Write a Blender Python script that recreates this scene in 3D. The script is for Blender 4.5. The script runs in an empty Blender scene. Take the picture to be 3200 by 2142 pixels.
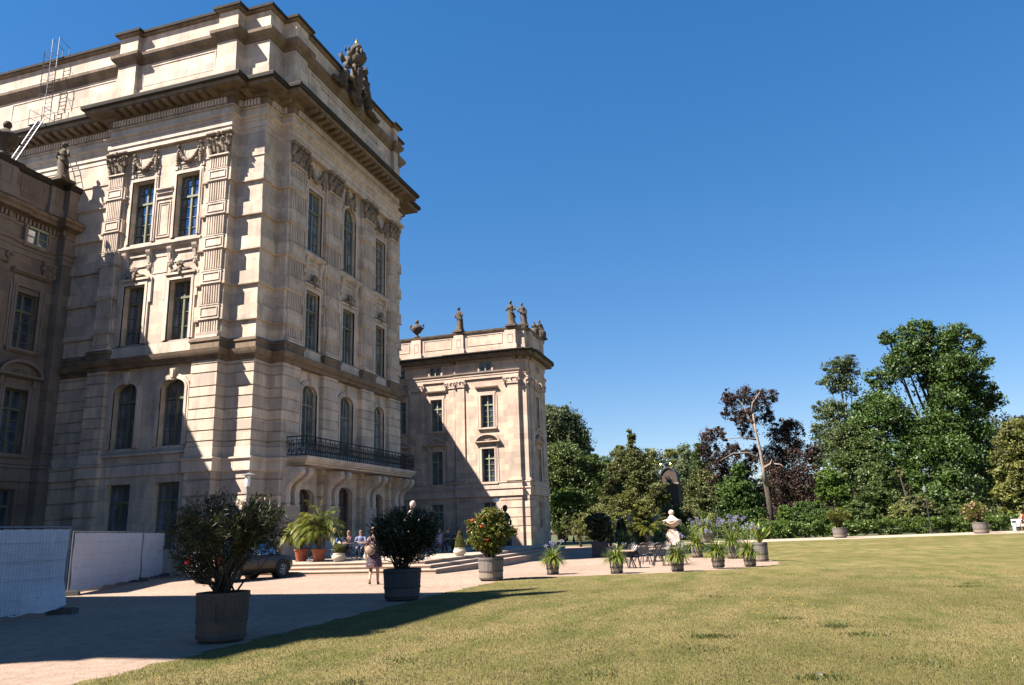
import bpy, math, random
import numpy as np
from mathutils import Vector, Matrix
random.seed(7); RNG = np.random.default_rng(11)
sc = bpy.context.scene; COL = sc.collection
# ---------------------------------------------------------------- camera
YAW, PIT, ROL = math.radians(73.153), math.radians(13.806), math.radians(-1.972)
FPX = 1.4803575*1600; CH = 1.6
fw = np.array([math.cos(PIT)*math.sin(YAW), math.cos(PIT)*math.cos(YAW), math.sin(PIT)])
r0 = np.array([math.cos(YAW), -math.sin(YAW), 0.]); u0 = np.cross(r0, fw)
rt = math.cos(ROL)*r0+math.sin(ROL)*u0; up = -math.sin(ROL)*r0+math.cos(ROL)*u0
cd = bpy.data.cameras.new('camera'); cam = bpy.data.objects.new('camera', cd); COL.objects.link(cam)
cd.sensor_width = 36; cd.lens = 1.4803575*18; cd.clip_end = 3000; cd.clip_start = .1
cam.matrix_world = Matrix(((rt[0], up[0], -fw[0], 0), (rt[1], up[1], -fw[1], 0), (rt[2], up[2], -fw[2], CH), (0, 0, 0, 1)))
sc.camera = cam
# ---------------------------------------------------------------- world, sun, exposure
SD = Vector((-.535, .66, 1)).normalized()
w = bpy.data.worlds.new('World'); sc.world = w; w.use_nodes = True
nt = w.node_tree; bg = nt.nodes['Background']; sky = nt.nodes.new('ShaderNodeTexSky')
sky.sky_type = 'NISHITA'; sky.sun_disc = False; sky.sun_elevation = math.asin(SD.z); sky.sun_rotation = math.atan2(SD.x, SD.y)
sky.air_density = 1.0; sky.dust_density = 0.0; sky.ozone_density = 2.0; sky.altitude = 200
hs = nt.nodes.new('ShaderNodeHueSaturation'); hs.inputs['Saturation'].default_value = 1.68
gm = nt.nodes.new('ShaderNodeGamma'); gm.inputs[1].default_value = .66; nt.links.new(sky.outputs[0], gm.inputs[0]); nt.links.new(gm.outputs[0], hs.inputs['Color'])
tn = nt.nodes.new('ShaderNodeMix'); tn.data_type = 'RGBA'; tn.blend_type = 'MULTIPLY'; tn.inputs[0].default_value = 1; tn.inputs[7].default_value = (1, 1, 1.14, 1); nt.links.new(hs.outputs[0], tn.inputs[6])
nt.links.new(tn.outputs[2], bg.inputs[0]); bg.inputs[1].default_value = .06
sl = bpy.data.lights.new('sun', 'SUN'); sl.energy = 5.0; sl.angle = math.radians(.5); sl.color = (1, .885, .775)
so = bpy.data.objects.new('sun', sl); COL.objects.link(so); so.rotation_euler = SD.to_track_quat('Z', 'Y').to_euler()
sc.view_settings.view_transform = 'Standard'; sc.view_settings.look = 'None'; sc.view_settings.exposure = 2.0; sc.view_settings.gamma = 1
# ---------------------------------------------------------------- helpers
def ray(px, py):
    v = np.array([(px-1600)/FPX, -(py-1071)/FPX, 1.]); return v[0]*rt+v[1]*up+v[2]*fw
def G(px, py, z=0):
    d = ray(px, py); t = (z-CH)/d[2]; return (d[0]*t, d[1]*t, z)
def D(px, py, x):
    d = ray(px, py); t = x/d[0]; return (x, d[1]*t, d[2]*t+CH)
def gz(x): return -.2*min(1, max(0, (x-27)/11))
class MB:
    def __init__(s): s.v = []; s.f = []; s.sm = False
    def add(s, V, F):
        b = len(s.v); s.v.extend([tuple(map(float, p)) for p in V]); s.f.extend([tuple(b+i for i in f) for f in F]); return s
    def box(s, x0, x1, y0, y1, z0, z1):
        V = [(x, y, z) for z in (z0, z1) for y in (y0, y1) for x in (x0, x1)]
        return s.add(V, [(0, 2, 3, 1), (4, 5, 7, 6), (0, 1, 5, 4), (2, 6, 7, 3), (0, 4, 6, 2), (1, 3, 7, 5)])
    def fb(s, fr, u0, u1, o0, o1, z0, z1):
        V = [P(fr, u, o, z) for z in (z0, z1) for o in (o0, o1) for u in (u0, u1)]
        return s.add(V, [(0, 1, 3, 2), (4, 6, 7, 5), (0, 4, 5, 1), (2, 3, 7, 6), (0, 2, 6, 4), (1, 5, 7, 3)])
    def sweep(s, path, prof, closed=False):
        n = len(path); offs = []
        for i in range(n):
            ds = []
            for a, b in ((i-1, i), (i, i+1)):
                if not closed and (a < 0 or b >= n): continue
                p, q = path[a % n], path[b % n]; d = (q[0]-p[0], q[1]-p[1]); l = math.hypot(*d); ds.append((d[1]/l, -d[0]/l))
            if len(ds) == 1: offs.append(ds[0])
            else:
                a, b = ds; k = 1+a[0]*b[0]+a[1]*b[1]; offs.append(((a[0]+b[0])/k, (a[1]+b[1])/k))
        V = [(p[0]+o*m[0], p[1]+o*m[1], z) for p, m in zip(path, offs) for o, z in prof]
        k = len(prof); F = []
        for i in range(n if closed else n-1):
            j = (i+1) % n
            for q in range(k-1): F.append((i*k+q, i*k+q+1, j*k+q+1, j*k+q))
        return s.add(V, F)
    def prism(s, pts2, fr, u0, u1):      # polygon in (o,z), extruded along u
        n = len(pts2); V = [P(fr, u, o, z) for u in (u0, u1) for o, z in pts2]
        F = [tuple(range(n)), tuple(range(2*n-1, n-1, -1))]+[(i, n+i, n+(i+1) % n, (i+1) % n) for i in range(n)]
        return s.add(V, F)
    def fpoly(s, pts2, fr, o0, o1):      # polygon in (u,z), extruded along o
        n = len(pts2); V = [P(fr, u, o, z) for o in (o0, o1) for u, z in pts2]
        F = [tuple(range(n)), tuple(range(2*n-1, n-1, -1))]+[(i, n+i, n+(i+1) % n, (i+1) % n) for i in range(n)]
        return s.add(V, F)
    def lathe(s, prof, c=(0, 0, 0), n=20, sx=1, sy=1, wob=0, k=0, ph=0):
        V = []
        for r, z in prof:
            for i in range(n):
                a = 2*math.pi*i/n; rr = r*(1+wob*math.cos(k*a+ph+z*2)); V.append((c[0]+rr*sx*math.cos(a), c[1]+rr*sy*math.sin(a), c[2]+z))
        m = len(prof); F = [(j*n+i, j*n+(i+1) % n, (j+1)*n+(i+1) % n, (j+1)*n+i) for j in range(m-1) for i in range(n)]
        F += [tuple(range(n-1, -1, -1)), tuple((m-1)*n+i for i in range(n))]
        return s.add(V, F)
    def tube(s, pts, r, n=6):
        pts = [np.array(p, float) for p in pts]; rs = r if hasattr(r, '__len__') else [r]*len(pts); V = []
        for i, p in enumerate(pts):
            t = pts[min(i+1, len(pts)-1)]-pts[max(i-1, 0)]; t /= (np.linalg.norm(t)+1e-9)
            a = np.cross(t, [0, 0, 1.] if abs(t[2]) < .9 else [1., 0, 0]); a /= np.linalg.norm(a); b = np.cross(t, a)
            for k in range(n):
                th = 2*math.pi*k/n; V.append(p+rs[i]*(math.cos(th)*a+math.sin(th)*b))
        m = len(pts); F = [(j*n+i, j*n+(i+1) % n, (j+1)*n+(i+1) % n, (j+1)*n+i) for j in range(m-1) for i in range(n)]
        F += [tuple(range(n-1, -1, -1)), tuple((m-1)*n+i for i in range(n))]
        return s.add(V, F)
    def ball(s, c, r, n=10, m=6, wob=0):
        rx, ry, rz = r if hasattr(r, '__len__') else (r, r, r); V = []
        for j in range(1, m):
            for i in range(n):
                t = math.pi*j/m; a = 2*math.pi*i/n; q = 1+(random.uniform(-wob, wob) if wob else 0)
                V.append((c[0]+rx*q*math.sin(t)*math.cos(a), c[1]+ry*q*math.sin(t)*math.sin(a), c[2]+rz*q*math.cos(t)))
        V += [(c[0], c[1], c[2]+rz), (c[0], c[1], c[2]-rz)]; T, B = len(V)-2, len(V)-1
        F = [(j*n+i, (j+1)*n+i, (j+1)*n+(i+1) % n, j*n+(i+1) % n) for j in range(m-2) for i in range(n)]
        F += [(T, i, (i+1) % n) for i in range(n)]+[(B, (m-2)*n+(i+1) % n, (m-2)*n+i) for i in range(n)]
        return s.add(V, F)
    def obj(s, name, mat, parent=None, smooth=False, loc=None, rz=0):
        me = bpy.data.meshes.new(name); me.from_pydata(s.v, [], s.f); me.validate()
        me.materials.append(mat); o = bpy.data.objects.new(name, me); COL.objects.link(o)
        if smooth: me.polygons.foreach_set('use_smooth', [True]*len(me.polygons))
        if parent is not None: o.parent = parent
        if loc is not None: o.location = loc; o.rotation_euler.z = rz
        return o
class Fr:                                 # wall frame: origin, u = right as seen from outside, n = outward
    def __init__(s, o, u, n): s.o, s.u, s.n = o, u, n
def P(fr, u, o, z): return (fr.o[0]+fr.u[0]*u+fr.n[0]*o, fr.o[1]+fr.u[1]*u+fr.n[1]*o, z)
def arrmesh(name, V, F, mat, parent=None):   # numpy verts (n,3), faces (m,k)
    me = bpy.data.meshes.new(name); n, m, k = len(V), len(F), F.shape[1]
    me.vertices.add(n); me.vertices.foreach_set('co', np.ascontiguousarray(V, dtype=np.float32).ravel())
    me.loops.add(m*k); me.loops.foreach_set('vertex_index', np.ascontiguousarray(F, dtype=np.int32).ravel())
    me.polygons.add(m); me.polygons.foreach_set('loop_start', np.arange(0, m*k, k, dtype=np.int32)); me.polygons.foreach_set('loop_total', np.full(m, k, dtype=np.int32))
    me.update(); me.materials.append(mat); o = bpy.data.objects.new(name, me); COL.objects.link(o)
    if parent is not None: o.parent = parent
    return o
def empty(name, loc=(0, 0, 0), rz=0):
    o = bpy.data.objects.new(name, None); COL.objects.link(o); o.location = loc; o.rotation_euler.z = rz; o.empty_display_size = .3; return o
def tag(o, label=None, cat=None, group=None, kind=None):
    for k, v in (('label', label), ('category', cat), ('group', group), ('kind', kind)):
        if v: o[k] = v
    return o
def dup(root, loc, rz=0, label=None, scale=None):
    def cp(o, par):
        c = o.copy(); COL.objects.link(c)
        if par is not None: c.parent = par
        for ch in list(o.children): cp(ch, c)
        return c
    r = cp(root, None); r.location = loc; r.rotation_euler.z = rz
    if label: r['label'] = label
    if scale: r.scale = (scale,)*3
    return r
# ---------------------------------------------------------------- materials
class NT:
    def __init__(s, name):
        s.m = bpy.data.materials.new(name); s.m.use_nodes = True; s.t = s.m.node_tree; s.b = s.t.nodes['Principled BSDF']
    def n(s, typ, **kw):
        o = s.t.nodes.new(typ)
        for k, v in kw.items():
            if k.startswith('i_'): o.inputs[int(k[2:]) if k[2:].isdigit() else k[2:].replace('_', ' ')].default_value = v
            else: setattr(o, k, v)
        return o
    def l(s, a, b): s.t.links.new(a, b)
    def ramp(s, src, stops):
        r = s.n('ShaderNodeValToRGB'); e = r.color_ramp.elements
        while len(e) < len(stops): e.new(.5)
        for el, (p, c) in zip(e, stops): el.position = p; el.color = (*c, 1) if len(c) == 3 else c
        s.l(src, r.inputs[0]); return r.outputs[0]
    def mix(s, f, a, b, mode='MIX'):
        m = s.n('ShaderNodeMix', data_type='RGBA', blend_type=mode)
        for i, v in ((0, f), (6, a), (7, b)):
            if hasattr(v, 'is_output') or isinstance(v, bpy.types.NodeSocket): s.l(v, m.inputs[i])
            else: m.inputs[i].default_value = v if i == 0 else ((*v, 1) if len(v) == 3 else v)
        return m.outputs[2]
    def noise(s, scale, detail=4, rough=.55, vec=None):
        o = s.n('ShaderNodeTexNoise'); o.inputs['Scale'].default_value = scale; o.inputs['Detail'].default_value = detail; o.inputs['Roughness'].default_value = rough
        s.l(vec if vec is not None else s.pos(), o.inputs['Vector']); return o.outputs[0]
    def pos(s):
        if not hasattr(s, '_p'): s._p = s.n('ShaderNodeNewGeometry').outputs['Position']
        return s._p
    def scaled(s, v):
        m = s.n('ShaderNodeVectorMath', operation='MULTIPLY'); s.l(s.pos(), m.inputs[0]); m.inputs[1].default_value = v; return m.outputs[0]
    def bump(s, h, st=.3, dist=.02):
        b = s.n('ShaderNodeBump'); b.inputs['Strength'].default_value = st; b.inputs['Distance'].default_value = dist; s.l(h, b.inputs['Height']); s.l(b.outputs[0], s.b.inputs['Normal'])
def simple(name, col, rough=.6, metal=0, var=.12, scale=8, spec=None):
    t = NT(name); c2 = tuple(max(0, c*(1-var)) for c in col); c3 = tuple(min(1, c*(1+var)) for c in col)
    t.l(t.ramp(t.noise(scale), [(.3, c2), (.7, c3)]), t.b.inputs['Base Color']); t.b.inputs['Roughness'].default_value = rough; t.b.inputs['Metallic'].default_value = metal
    if spec is not None: t.b.inputs['Specular IOR Level'].default_value = spec
    return t.m
def stone(name, c, blocks=True, dark=.5, crust=(.06, .055, .045), crust_amt=.35, bscale=1.0):
    t = NT(name); sep = t.n('ShaderNodeSeparateXYZ'); t.l(t.pos(), sep.inputs[0])
    ad = t.n('ShaderNodeMath', operation='ADD'); t.l(sep.outputs[0], ad.inputs[0]); t.l(sep.outputs[1], ad.inputs[1])
    cb = t.n('ShaderNodeCombineXYZ'); t.l(ad.outputs[0], cb.inputs[0]); t.l(sep.outputs[2], cb.inputs[1])
    ns = t.noise(.55, 5, .6); col = t.ramp(ns, [(.3, tuple(x*.82 for x in c)), (.55, c), (.8, tuple(min(1, x*1.1) for x in c))])
    if blocks:
        br = t.n('ShaderNodeTexBrick'); t.l(cb.outputs[0], br.inputs['Vector']); br.offset = .5
        br.inputs['Color1'].default_value = (.70, .71, .73, 1); br.inputs['Color2'].default_value = (1.1, 1.07, 1.0, 1); br.inputs['Mortar'].default_value = (.82, .80, .77, 1)
        br.inputs['Scale'].default_value = 1; br.inputs['Brick Width'].default_value = 1.25*bscale; br.inputs['Row Height'].default_value = .62*bscale; br.inputs['Mortar Size'].default_value = .014; br.inputs['Bias'].default_value = .1
        col = t.mix(1., col, br.outputs[0], 'MULTIPLY')
    st = t.ramp(t.noise(1.4, 8, .7, t.scaled((1, 1, .28))), [(.46, (0, 0, 0)), (.66, (1, 1, 1))])
    m = t.n('ShaderNodeMath', operation='MULTIPLY'); t.l(st, m.inputs[0]); m.inputs[1].default_value = dark
    col = t.mix(m.outputs[0], col, tuple(x*.42 for x in c))
    # dark crust where rain settles: upward faces
    gn = t.n('ShaderNodeNewGeometry'); s2 = t.n('ShaderNodeSeparateXYZ'); t.l(gn.outputs['Normal'], s2.inputs[0])
    mp = t.n('ShaderNodeMapRange'); t.l(s2.outputs[2], mp.inputs[0]); mp.inputs[1].default_value = .25; mp.inputs[2].default_value = .8; mp.inputs[4].default_value = .8
    col = t.mix(mp.outputs[0], col, crust)
    cr = t.ramp(t.noise(.9, 9, .75), [(.52, (0, 0, 0)), (.62, (1, 1, 1))]); m2 = t.n('ShaderNodeMath', operation='MULTIPLY'); t.l(cr, m2.inputs[0]); m2.inputs[1].default_value = crust_amt
    col = t.mix(m2.outputs[0], col, tuple(x*.5 for x in c))
    t.l(col, t.b.inputs['Base Color']); t.b.inputs['Roughness'].default_value = .88; t.b.inputs['Specular IOR Level'].default_value = .2
    t.bump(t.noise(14, 6, .7), .35, .02); return t.m
def leafmat(name, cols, trans=.25, rough=.5, vs=.35):
    t = NT(name); g = t.n('ShaderNodeNewGeometry'); n = len(cols)
    a = t.ramp(g.outputs['Random Per Island'], [(i/max(1, n-1), c) for i, c in enumerate(cols)])
    b = t.ramp(t.noise(vs, 3, .6), [(.35, (.62, .62, .6)), (.65, (1.25, 1.22, 1.1))])
    col = t.mix(1., a, b, 'MULTIPLY'); t.l(col, t.b.inputs['Base Color']); t.b.inputs['Roughness'].default_value = rough; t.b.inputs['Specular IOR Level'].default_value = .3
    tr = t.n('ShaderNodeBsdfTranslucent'); t.l(col, tr.inputs[0]); mx = t.n('ShaderNodeMixShader'); mx.inputs[0].default_value = trans
    t.l(t.b.outputs[0], mx.inputs[1]); t.l(tr.outputs[0], mx.inputs[2]); t.l(mx.outputs[0], t.t.nodes['Material Output'].inputs[0]); return t.m
M = {}
M['stone'] = stone('sandstone', (.53, .445, .37), dark=.62, crust_amt=.42)
M['stone_w'] = stone('wing_sandstone', (.49, .39, .32), dark=.45, crust_amt=.18)
M['trim'] = stone('sandstone_trim', (.53, .445, .37), blocks=False, dark=.6, crust_amt=.35)
M['trim_w'] = stone('wing_trim', (.50, .39, .32), blocks=False, dark=.35, crust_amt=.2)
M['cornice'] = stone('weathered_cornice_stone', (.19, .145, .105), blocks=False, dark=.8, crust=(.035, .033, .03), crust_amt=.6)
M['crust'] = stone('blackened_stone', (.04, .037, .031), blocks=False, dark=.6, crust=(.03, .03, .028), crust_amt=.5)
M['statue'] = stone('statue_stone', (.095, .078, .06), blocks=False, dark=.8, crust=(.05, .045, .04), crust_amt=.6)
M['orn'] = stone('ornament_stone', (.24, .195, .15), blocks=False, dark=.85, crust=(.05, .045, .04), crust_amt=.7)
M['pale'] = stone('pale_stone', (.36, .29, .24), blocks=False, dark=.2, crust=(.4, .33, .27), crust_amt=.1)
M['bowl'] = stone('bowl_stone', (.36, .32, .26), blocks=False, dark=.3, crust=(.3, .27, .22), crust_amt=.2)
M['step'] = stone('step_stone', (.32, .245, .19), blocks=False, dark=.3, crust=(.30, .25, .21), crust_amt=.15)
M['frame'] = simple('olive_window_frame', (.12, .13, .075), .5, var=.1)
M['wframe'] = simple('pale_green_window_frame', (.24, .26, .16), .5, var=.1)
M['lead'] = simple('lead_sheet', (.035, .037, .04), .5, .3)
def glass(name, c=(.012, .014, .018), r=.04, met=0):
    t = NT(name); t.l(t.ramp(t.noise(1.3), [(.35, tuple(x*.6 for x in c)), (.7, tuple(x*1.6 for x in c))]), t.b.inputs['Base Color'])
    t.b.inputs['Metallic'].default_value = met; t.b.inputs['Roughness'].default_value = r; t.b.inputs['Specular IOR Level'].default_value = .9; t.b.inputs['IOR'].default_value = 2.3
    t.bump(t.noise(1.6, 2, .5), .25, .05); return t.m
M['glass'] = glass('window_glass', (.17, .22, .31), .03, .75); M['darkglass'] = glass('dark_glass'); M['skyglass'] = glass('sky_brightened_glass', (.42, .50, .66), .03, .85)  # skyglass: same panes, blue sky reflection painted in by a brighter colour
M['curtain'] = simple('dim_curtain', (.10, .095, .085), .9)
M['iron'] = simple('black_iron', (.012, .012, .013), .65, 0)
M['galv'] = simple('galvanised_steel', (.17, .18, .20), .5, .3)
M['gold'] = simple('gilding', (.9, .6, .12), .25, 1)
M['tile'] = simple('red_roof_tile', (.34, .12, .07), .8, var=.3, scale=3)
M['slate'] = simple('grey_slate', (.03, .033, .04), .7, var=.25, scale=2)
M['brick'] = simple('dark_brick', (.06, .042, .034), .9, var=.3, scale=2)
M['wood'] = None
def woodtub(name, c):
    t = NT(name); ns = t.noise(7, 6, .7, t.scaled((3, 3, .25))); col = t.ramp(ns, [(.3, tuple(x*.55 for x in c)), (.55, c), (.75, tuple(x*1.35 for x in c))])
    z = t.n('ShaderNodeTexCoord'); se = t.n('ShaderNodeSeparateXYZ'); t.l(z.outputs['Object'], se.inputs[0])
    mr = t.n('ShaderNodeMapRange'); t.l(se.outputs[2], mr.inputs[0]); mr.inputs[1].default_value = .30; mr.inputs[2].default_value = .36
    col = t.mix(mr.outputs[0], tuple(x*1.5 for x in (c[0], c[1]*.92, c[2]*.8)), col) if False else t.mix(mr.outputs[0], t.mix(.5, col, (c[0]*1.7, c[1]*1.45, c[2]*1.15)), col)
    t.l(col, t.b.inputs['Base Color']); t.b.inputs['Roughness'].default_value = .85; t.bump(ns, .4, .02); return t.m
M['tub'] = woodtub('weathered_oak', (.12, .108, .098)); M['tubw'] = woodtub('old_brown_oak', (.055, .045, .037)); M['stone_r'] = stone('shade_darkened_sandstone', (.20, .165, .14), dark=.4); M['trim_r'] = stone('shade_darkened_trim', (.21, .175, .15), blocks=False, dark=.4, crust_amt=.3); M['tubd'] = woodtub('dark_weathered_oak', (.045, .045, .047))  # range stone and trim: deep shade of the range put into the colour
M['soil'] = simple('soil', (.03, .022, .015), .95)
M['terra'] = simple('terracotta', (.30, .085, .045), .75, var=.18)
M['bark'] = simple('bark', (.03, .024, .018), .95, var=.35, scale=5)
M['baredbark'] = simple('pale_bare_bark', (.17, .135, .11), .9, var=.4, scale=2)
t = NT('white_mesh_tarp'); sp_ = t.n('ShaderNodeTexBrick'); tc_ = t.n('ShaderNodeTexCoord'); sx_ = t.n('ShaderNodeSeparateXYZ'); cx_ = t.n('ShaderNodeCombineXYZ'); t.l(tc_.outputs['Object'], sx_.inputs[0]); t.l(sx_.outputs[0], cx_.inputs[0]); t.l(sx_.outputs[2], cx_.inputs[1]); t.l(cx_.outputs[0], sp_.inputs['Vector'])
sp_.offset = 0; sp_.inputs['Scale'].default_value = 1; sp_.inputs['Brick Width'].default_value = .05; sp_.inputs['Row Height'].default_value = .2; sp_.inputs['Mortar Size'].default_value = .006; sp_.inputs['Color1'].default_value = (.5, .51, .55, 1); sp_.inputs['Color2'].default_value = (.46, .47, .51, 1); sp_.inputs['Mortar'].default_value = (.41, .42, .47, 1)
t.l(t.mix(.6, t.ramp(t.noise(1.5, 6, .7), [(.3, (.34, .36, .42)), (.7, (.52, .54, .60))]), sp_.outputs[0]), t.b.inputs['Base Color']); t.b.inputs['Roughness'].default_value = .7; t.bump(t.noise(3.5, 6, .65, t.scaled((1, 1, 3))), .8, .06); M['cloth'] = t.m
M['skin'] = simple('skin', (.33, .18, .12), .55, var=.04)
M['rubber'] = simple('tyre_rubber', (.012, .012, .013), .8)
M['chrome'] = simple('chrome', (.7, .7, .72), .12, 1, var=.02)
M['alloy'] = simple('alloy_wheel', (.45, .46, .5), .25, .9, var=.05)
def flat(name, c, r=.6, **k): M[name] = simple(name.replace('_', ' ') and name, c, r, **k); return M[name]
# ---------------------------------------------------------------- ground
t = NT('gravel'); a = t.noise(34, 10, .85); b = t.noise(.35, 4, .6); c_ = t.noise(4, 6, .7)
col = t.mix(1., t.ramp(a, [(.3, (.08, .058, .044)), (.5, (.24, .182, .147)), (.7, (.46, .375, .31))]), t.ramp(b, [(.3, (.85, .83, .8)), (.7, (1.1, 1.08, 1.05))]), 'MULTIPLY')
col = t.mix(1., col, t.ramp(c_, [(.32, (.72, .72, .72)), (.65, (1.12, 1.12, 1.12))]), 'MULTIPLY')
t.l(col, t.b.inputs['Base Color']); t.b.inputs['Roughness'].default_value = .95; t.b.inputs['Specular IOR Level'].default_value = .15; t.bump(a, .7, .015); M['gravel'] = t.m
t = NT('dry_lawn'); f1 = t.noise(.16, 5, .65); f2 = t.noise(2.2, 6, .7, t.scaled((1, 1, 1))); f3 = t.noise(28, 5, .75); f4 = t.noise(.9, 5, .65, t.scaled((.5, 1.3, 1)))
green, straw, brown, dk = (.060, .074, .017), (.145, .12, .052), (.125, .09, .048), (.045, .062, .014)
col = t.mix(t.ramp(f4, [(.34, (0, 0, 0)), (.58, (1, 1, 1))]), green, straw)
col = t.mix(t.ramp(f1, [(.42, (0, 0, 0)), (.66, (.75, .75, .75))]), col, (.075, .072, .022))
col = t.mix(t.ramp(f2, [(.56, (0, 0, 0)), (.72, (.8, .8, .8))]), col, brown)
col = t.mix(t.ramp(f2, [(.28, (.8, .8, .8)), (.40, (0, 0, 0))]), col, dk)
col = t.mix(1., col, t.ramp(f3, [(.3, (.42, .44, .38)), (.5, (1, 1, 1)), (.72, (1.65, 1.6, 1.5))]), 'MULTIPLY')
t.l(col, t.b.inputs['Base Color']); t.b.inputs['Roughness'].default_value = .95; t.b.inputs['Specular IOR Level'].default_value = .1; t.bump(f3, .6, .03); M['lawn'] = t.m
M['pathm'] = simple('pale_sand', (.27, .215, .165), .95, var=.1, scale=3)
xs = [-600, 27, 38, 900]; g = MB(); V = [(x, y, gz(x)) for x in xs for y in (-900, 900)]; g.add(V, [(0, 2, 3, 1), (2, 4, 5, 3), (4, 6, 7, 5)])
tag(g.obj('ground', M['gravel']), kind='structure')
def edge(x):
    e = [(-60, 7.4), (7.5, 7.8), (20, 8.1), (25.3, 7.9), (25.9, 5.6), (26.9, 2.7), (28.6, 1.1), (30.9, -.1), (33, -.75), (36, -.85), (38.5, -.4), (41, 1.2), (43.2, 3.6), (45, 4.3), (52, 5.2), (60, 6.4), (73, 7.6), (84, 8.2)]
    for (a0, b0), (a1, b1) in zip(e, e[1:]):
        if x <= a1: return b0+(b1-b0)*(x-a0)/(a1-a0)
    return e[-1][1]
def pe(y, k): return (70.5 if k == 0 else 79.5)+(-y-2)*.31          # near / far edge of the far path
g = MB(); X = sorted(set([-60, -20, 0]+list(np.round(np.arange(4, 46, .2), 2))+[27, 38]+list(range(46, 71, 2))+[70]))
for i, x in enumerate(X):
    j = edge(x)+(.07*math.sin(x*5.1)+.05*math.sin(x*11.3+1)); g.v += [(x, -300, gz(x)+.004), (x, j, gz(x)+.004)]
for i in range(len(X)-1): g.f.append((2*i, 2*i+2, 2*i+3, 2*i+1))
b0 = len(g.v)
for y in (-300, -25, -2, 7.4): g.v += [(70, y, gz(70)+.0045), (max(70, pe(y, 0)), y, gz(70)+.0045)]
for i in range(3): g.f.append((b0+2*i, b0+2*i+1, b0+2*i+3, b0+2*i+2))
tag(g.obj('lawn', M['lawn']), kind='structure')
g = MB()
for y in (-300, -2, 7.4): g.v += [(pe(y, 0), y, gz(80)+.008), (pe(y, 1), y, gz(80)+.008)]
g.f = [(0, 1, 3, 2), (2, 3, 5, 4)]; tag(g.obj('park_path', M['pathm']), kind='structure')
g = MB()
for y in (-300, -2, 40): g.v += [(pe(y, 1)-.3, y, gz(80)+.012), (400, y, gz(80)+.012)]
g.f = [(0, 1, 3, 2), (2, 3, 5, 4)]
t = NT('undergrowth'); t.l(t.ramp(t.noise(2, 5, .7), [(.3, (.02, .03, .008)), (.7, (.06, .075, .02))]), t.b.inputs['Base Color']); t.b.inputs['Roughness'].default_value = 1
tag(g.obj('park_ground', t.m), kind='structure')
# grass blades and weeds on the near lawn
def blades(n, name, matname, hmin, hmax, wid, region, density=None):
    x0, x1, y0, y1 = region; pts = []
    xy = np.stack([RNG.uniform(x0, x1, n), RNG.uniform(y0, y1, n)], 1)
    return xy
def build_blades(name, xy, hs, wd, mat, kind='stuff', lean=.6):
    n = len(xy); a = RNG.uniform(0, 2*np.pi, n); l = RNG.uniform(0, lean, n)*hs; b = RNG.uniform(0, 2*np.pi, n)
    z = np.array([gz(x) for x in xy[:, 0]])+.004
    p = np.c_[xy, z]; d = np.c_[np.cos(a), np.sin(a), np.zeros(n)]*wd[:, None]; tip = p+np.c_[np.cos(b)*l, np.sin(b)*l, hs]
    V = np.stack([p-d, p+d, tip], 1).reshape(-1, 3); return arrmesh(name, V, np.arange(3*n).reshape(-1, 3), mat)
M['blade'] = leafmat('grass_blade', [(.06, .072, .018), (.085, .09, .026), (.14, .12, .055), (.20, .165, .09), (.07, .08, .02), (.12, .10, .048)], .3, vs=1.1)
xs_, ys_ = [], []
d_ = 4+ (1-np.sqrt(RNG.uniform(0, 1, 420000)))*26; an = np.radians(RNG.uniform(-24, 50, 420000)); xy = np.c_[d_*np.cos(an), d_*np.sin(an)]
an2 = np.arctan2(xy[:, 1], xy[:, 0]); k = np.array([y < edge(x)-.05+random.gauss(0, .08) for x, y in xy]); xy = xy[k]
h = RNG.uniform(.012, .035, len(xy))*(1+(RNG.uniform(0, 1, len(xy)) < .04)*1.1)
tag(build_blades('lawn_grass', xy, h*.85, .0022+.0004*np.hypot(xy[:, 0], xy[:, 1])/4, M['blade']), 'short dry grass blades with straw and green tufts over the lawn', 'grass', kind='stuff')
M['weed'] = leafmat('weed_leaf', [(.035, .055, .012), (.045, .068, .015), (.06, .085, .02)], .3)
W = []
for q in range(8):
    px, py = random.uniform(1000, 3200), 1760+380*random.random()**.8; c = G(px, py)
    if c[1] > edge(c[0])-.4: continue
    r = random.choice([.08, .12, .2]); m = int(60*r/.1); W.append(np.c_[RNG.normal(c[0], r, m), RNG.normal(c[1], r, m)])
for px, py in ((2560, 2120), (2230, 1992), (2445, 1935), (2610, 1960), (2700, 1985), (3010, 1835), (2205, 1992)):
    c = G(px, py); W.append(np.c_[RNG.normal(c[0], .12, 160), RNG.normal(c[1], .16, 160)])
xy = np.concatenate(W); tag(build_blades('weed_tufts', xy, RNG.uniform(.012, .05, len(xy)), RNG.uniform(.005, .011, len(xy)), M['weed'], lean=1.0), 'low dark green weed tufts scattered in the dry lawn', 'weeds', kind='stuff')
# small stones on the near gravel
n = 26000; xy = np.c_[6+RNG.uniform(0, 1, n)**1.5*22, RNG.uniform(8.1, 20, n)]; s_ = RNG.uniform(.003, .011, n)*(.8+xy[:, 0]/25)
o8 = np.array([(1, 0, 0), (0, 1, 0), (-1, 0, 0), (0, -1, 0), (0, 0, .7)]); V = (np.c_[xy, np.full(n, .003)][:, None, :]+o8[None]*s_[:, None, None]).reshape(-1, 3)
F = (np.arange(n)[:, None, None]*5+np.array([(0, 1, 4), (1, 2, 4), (2, 3, 4), (3, 0, 4)])[None]).reshape(-1, 3)
M['peb'] = simple('pebble', (.22, .175, .14), .9, var=.4, scale=30)
tag(arrmesh('gravel_stones', V, F, M['peb']), 'loose small stones lying on the sandy drive', 'gravel', kind='stuff')
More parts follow.
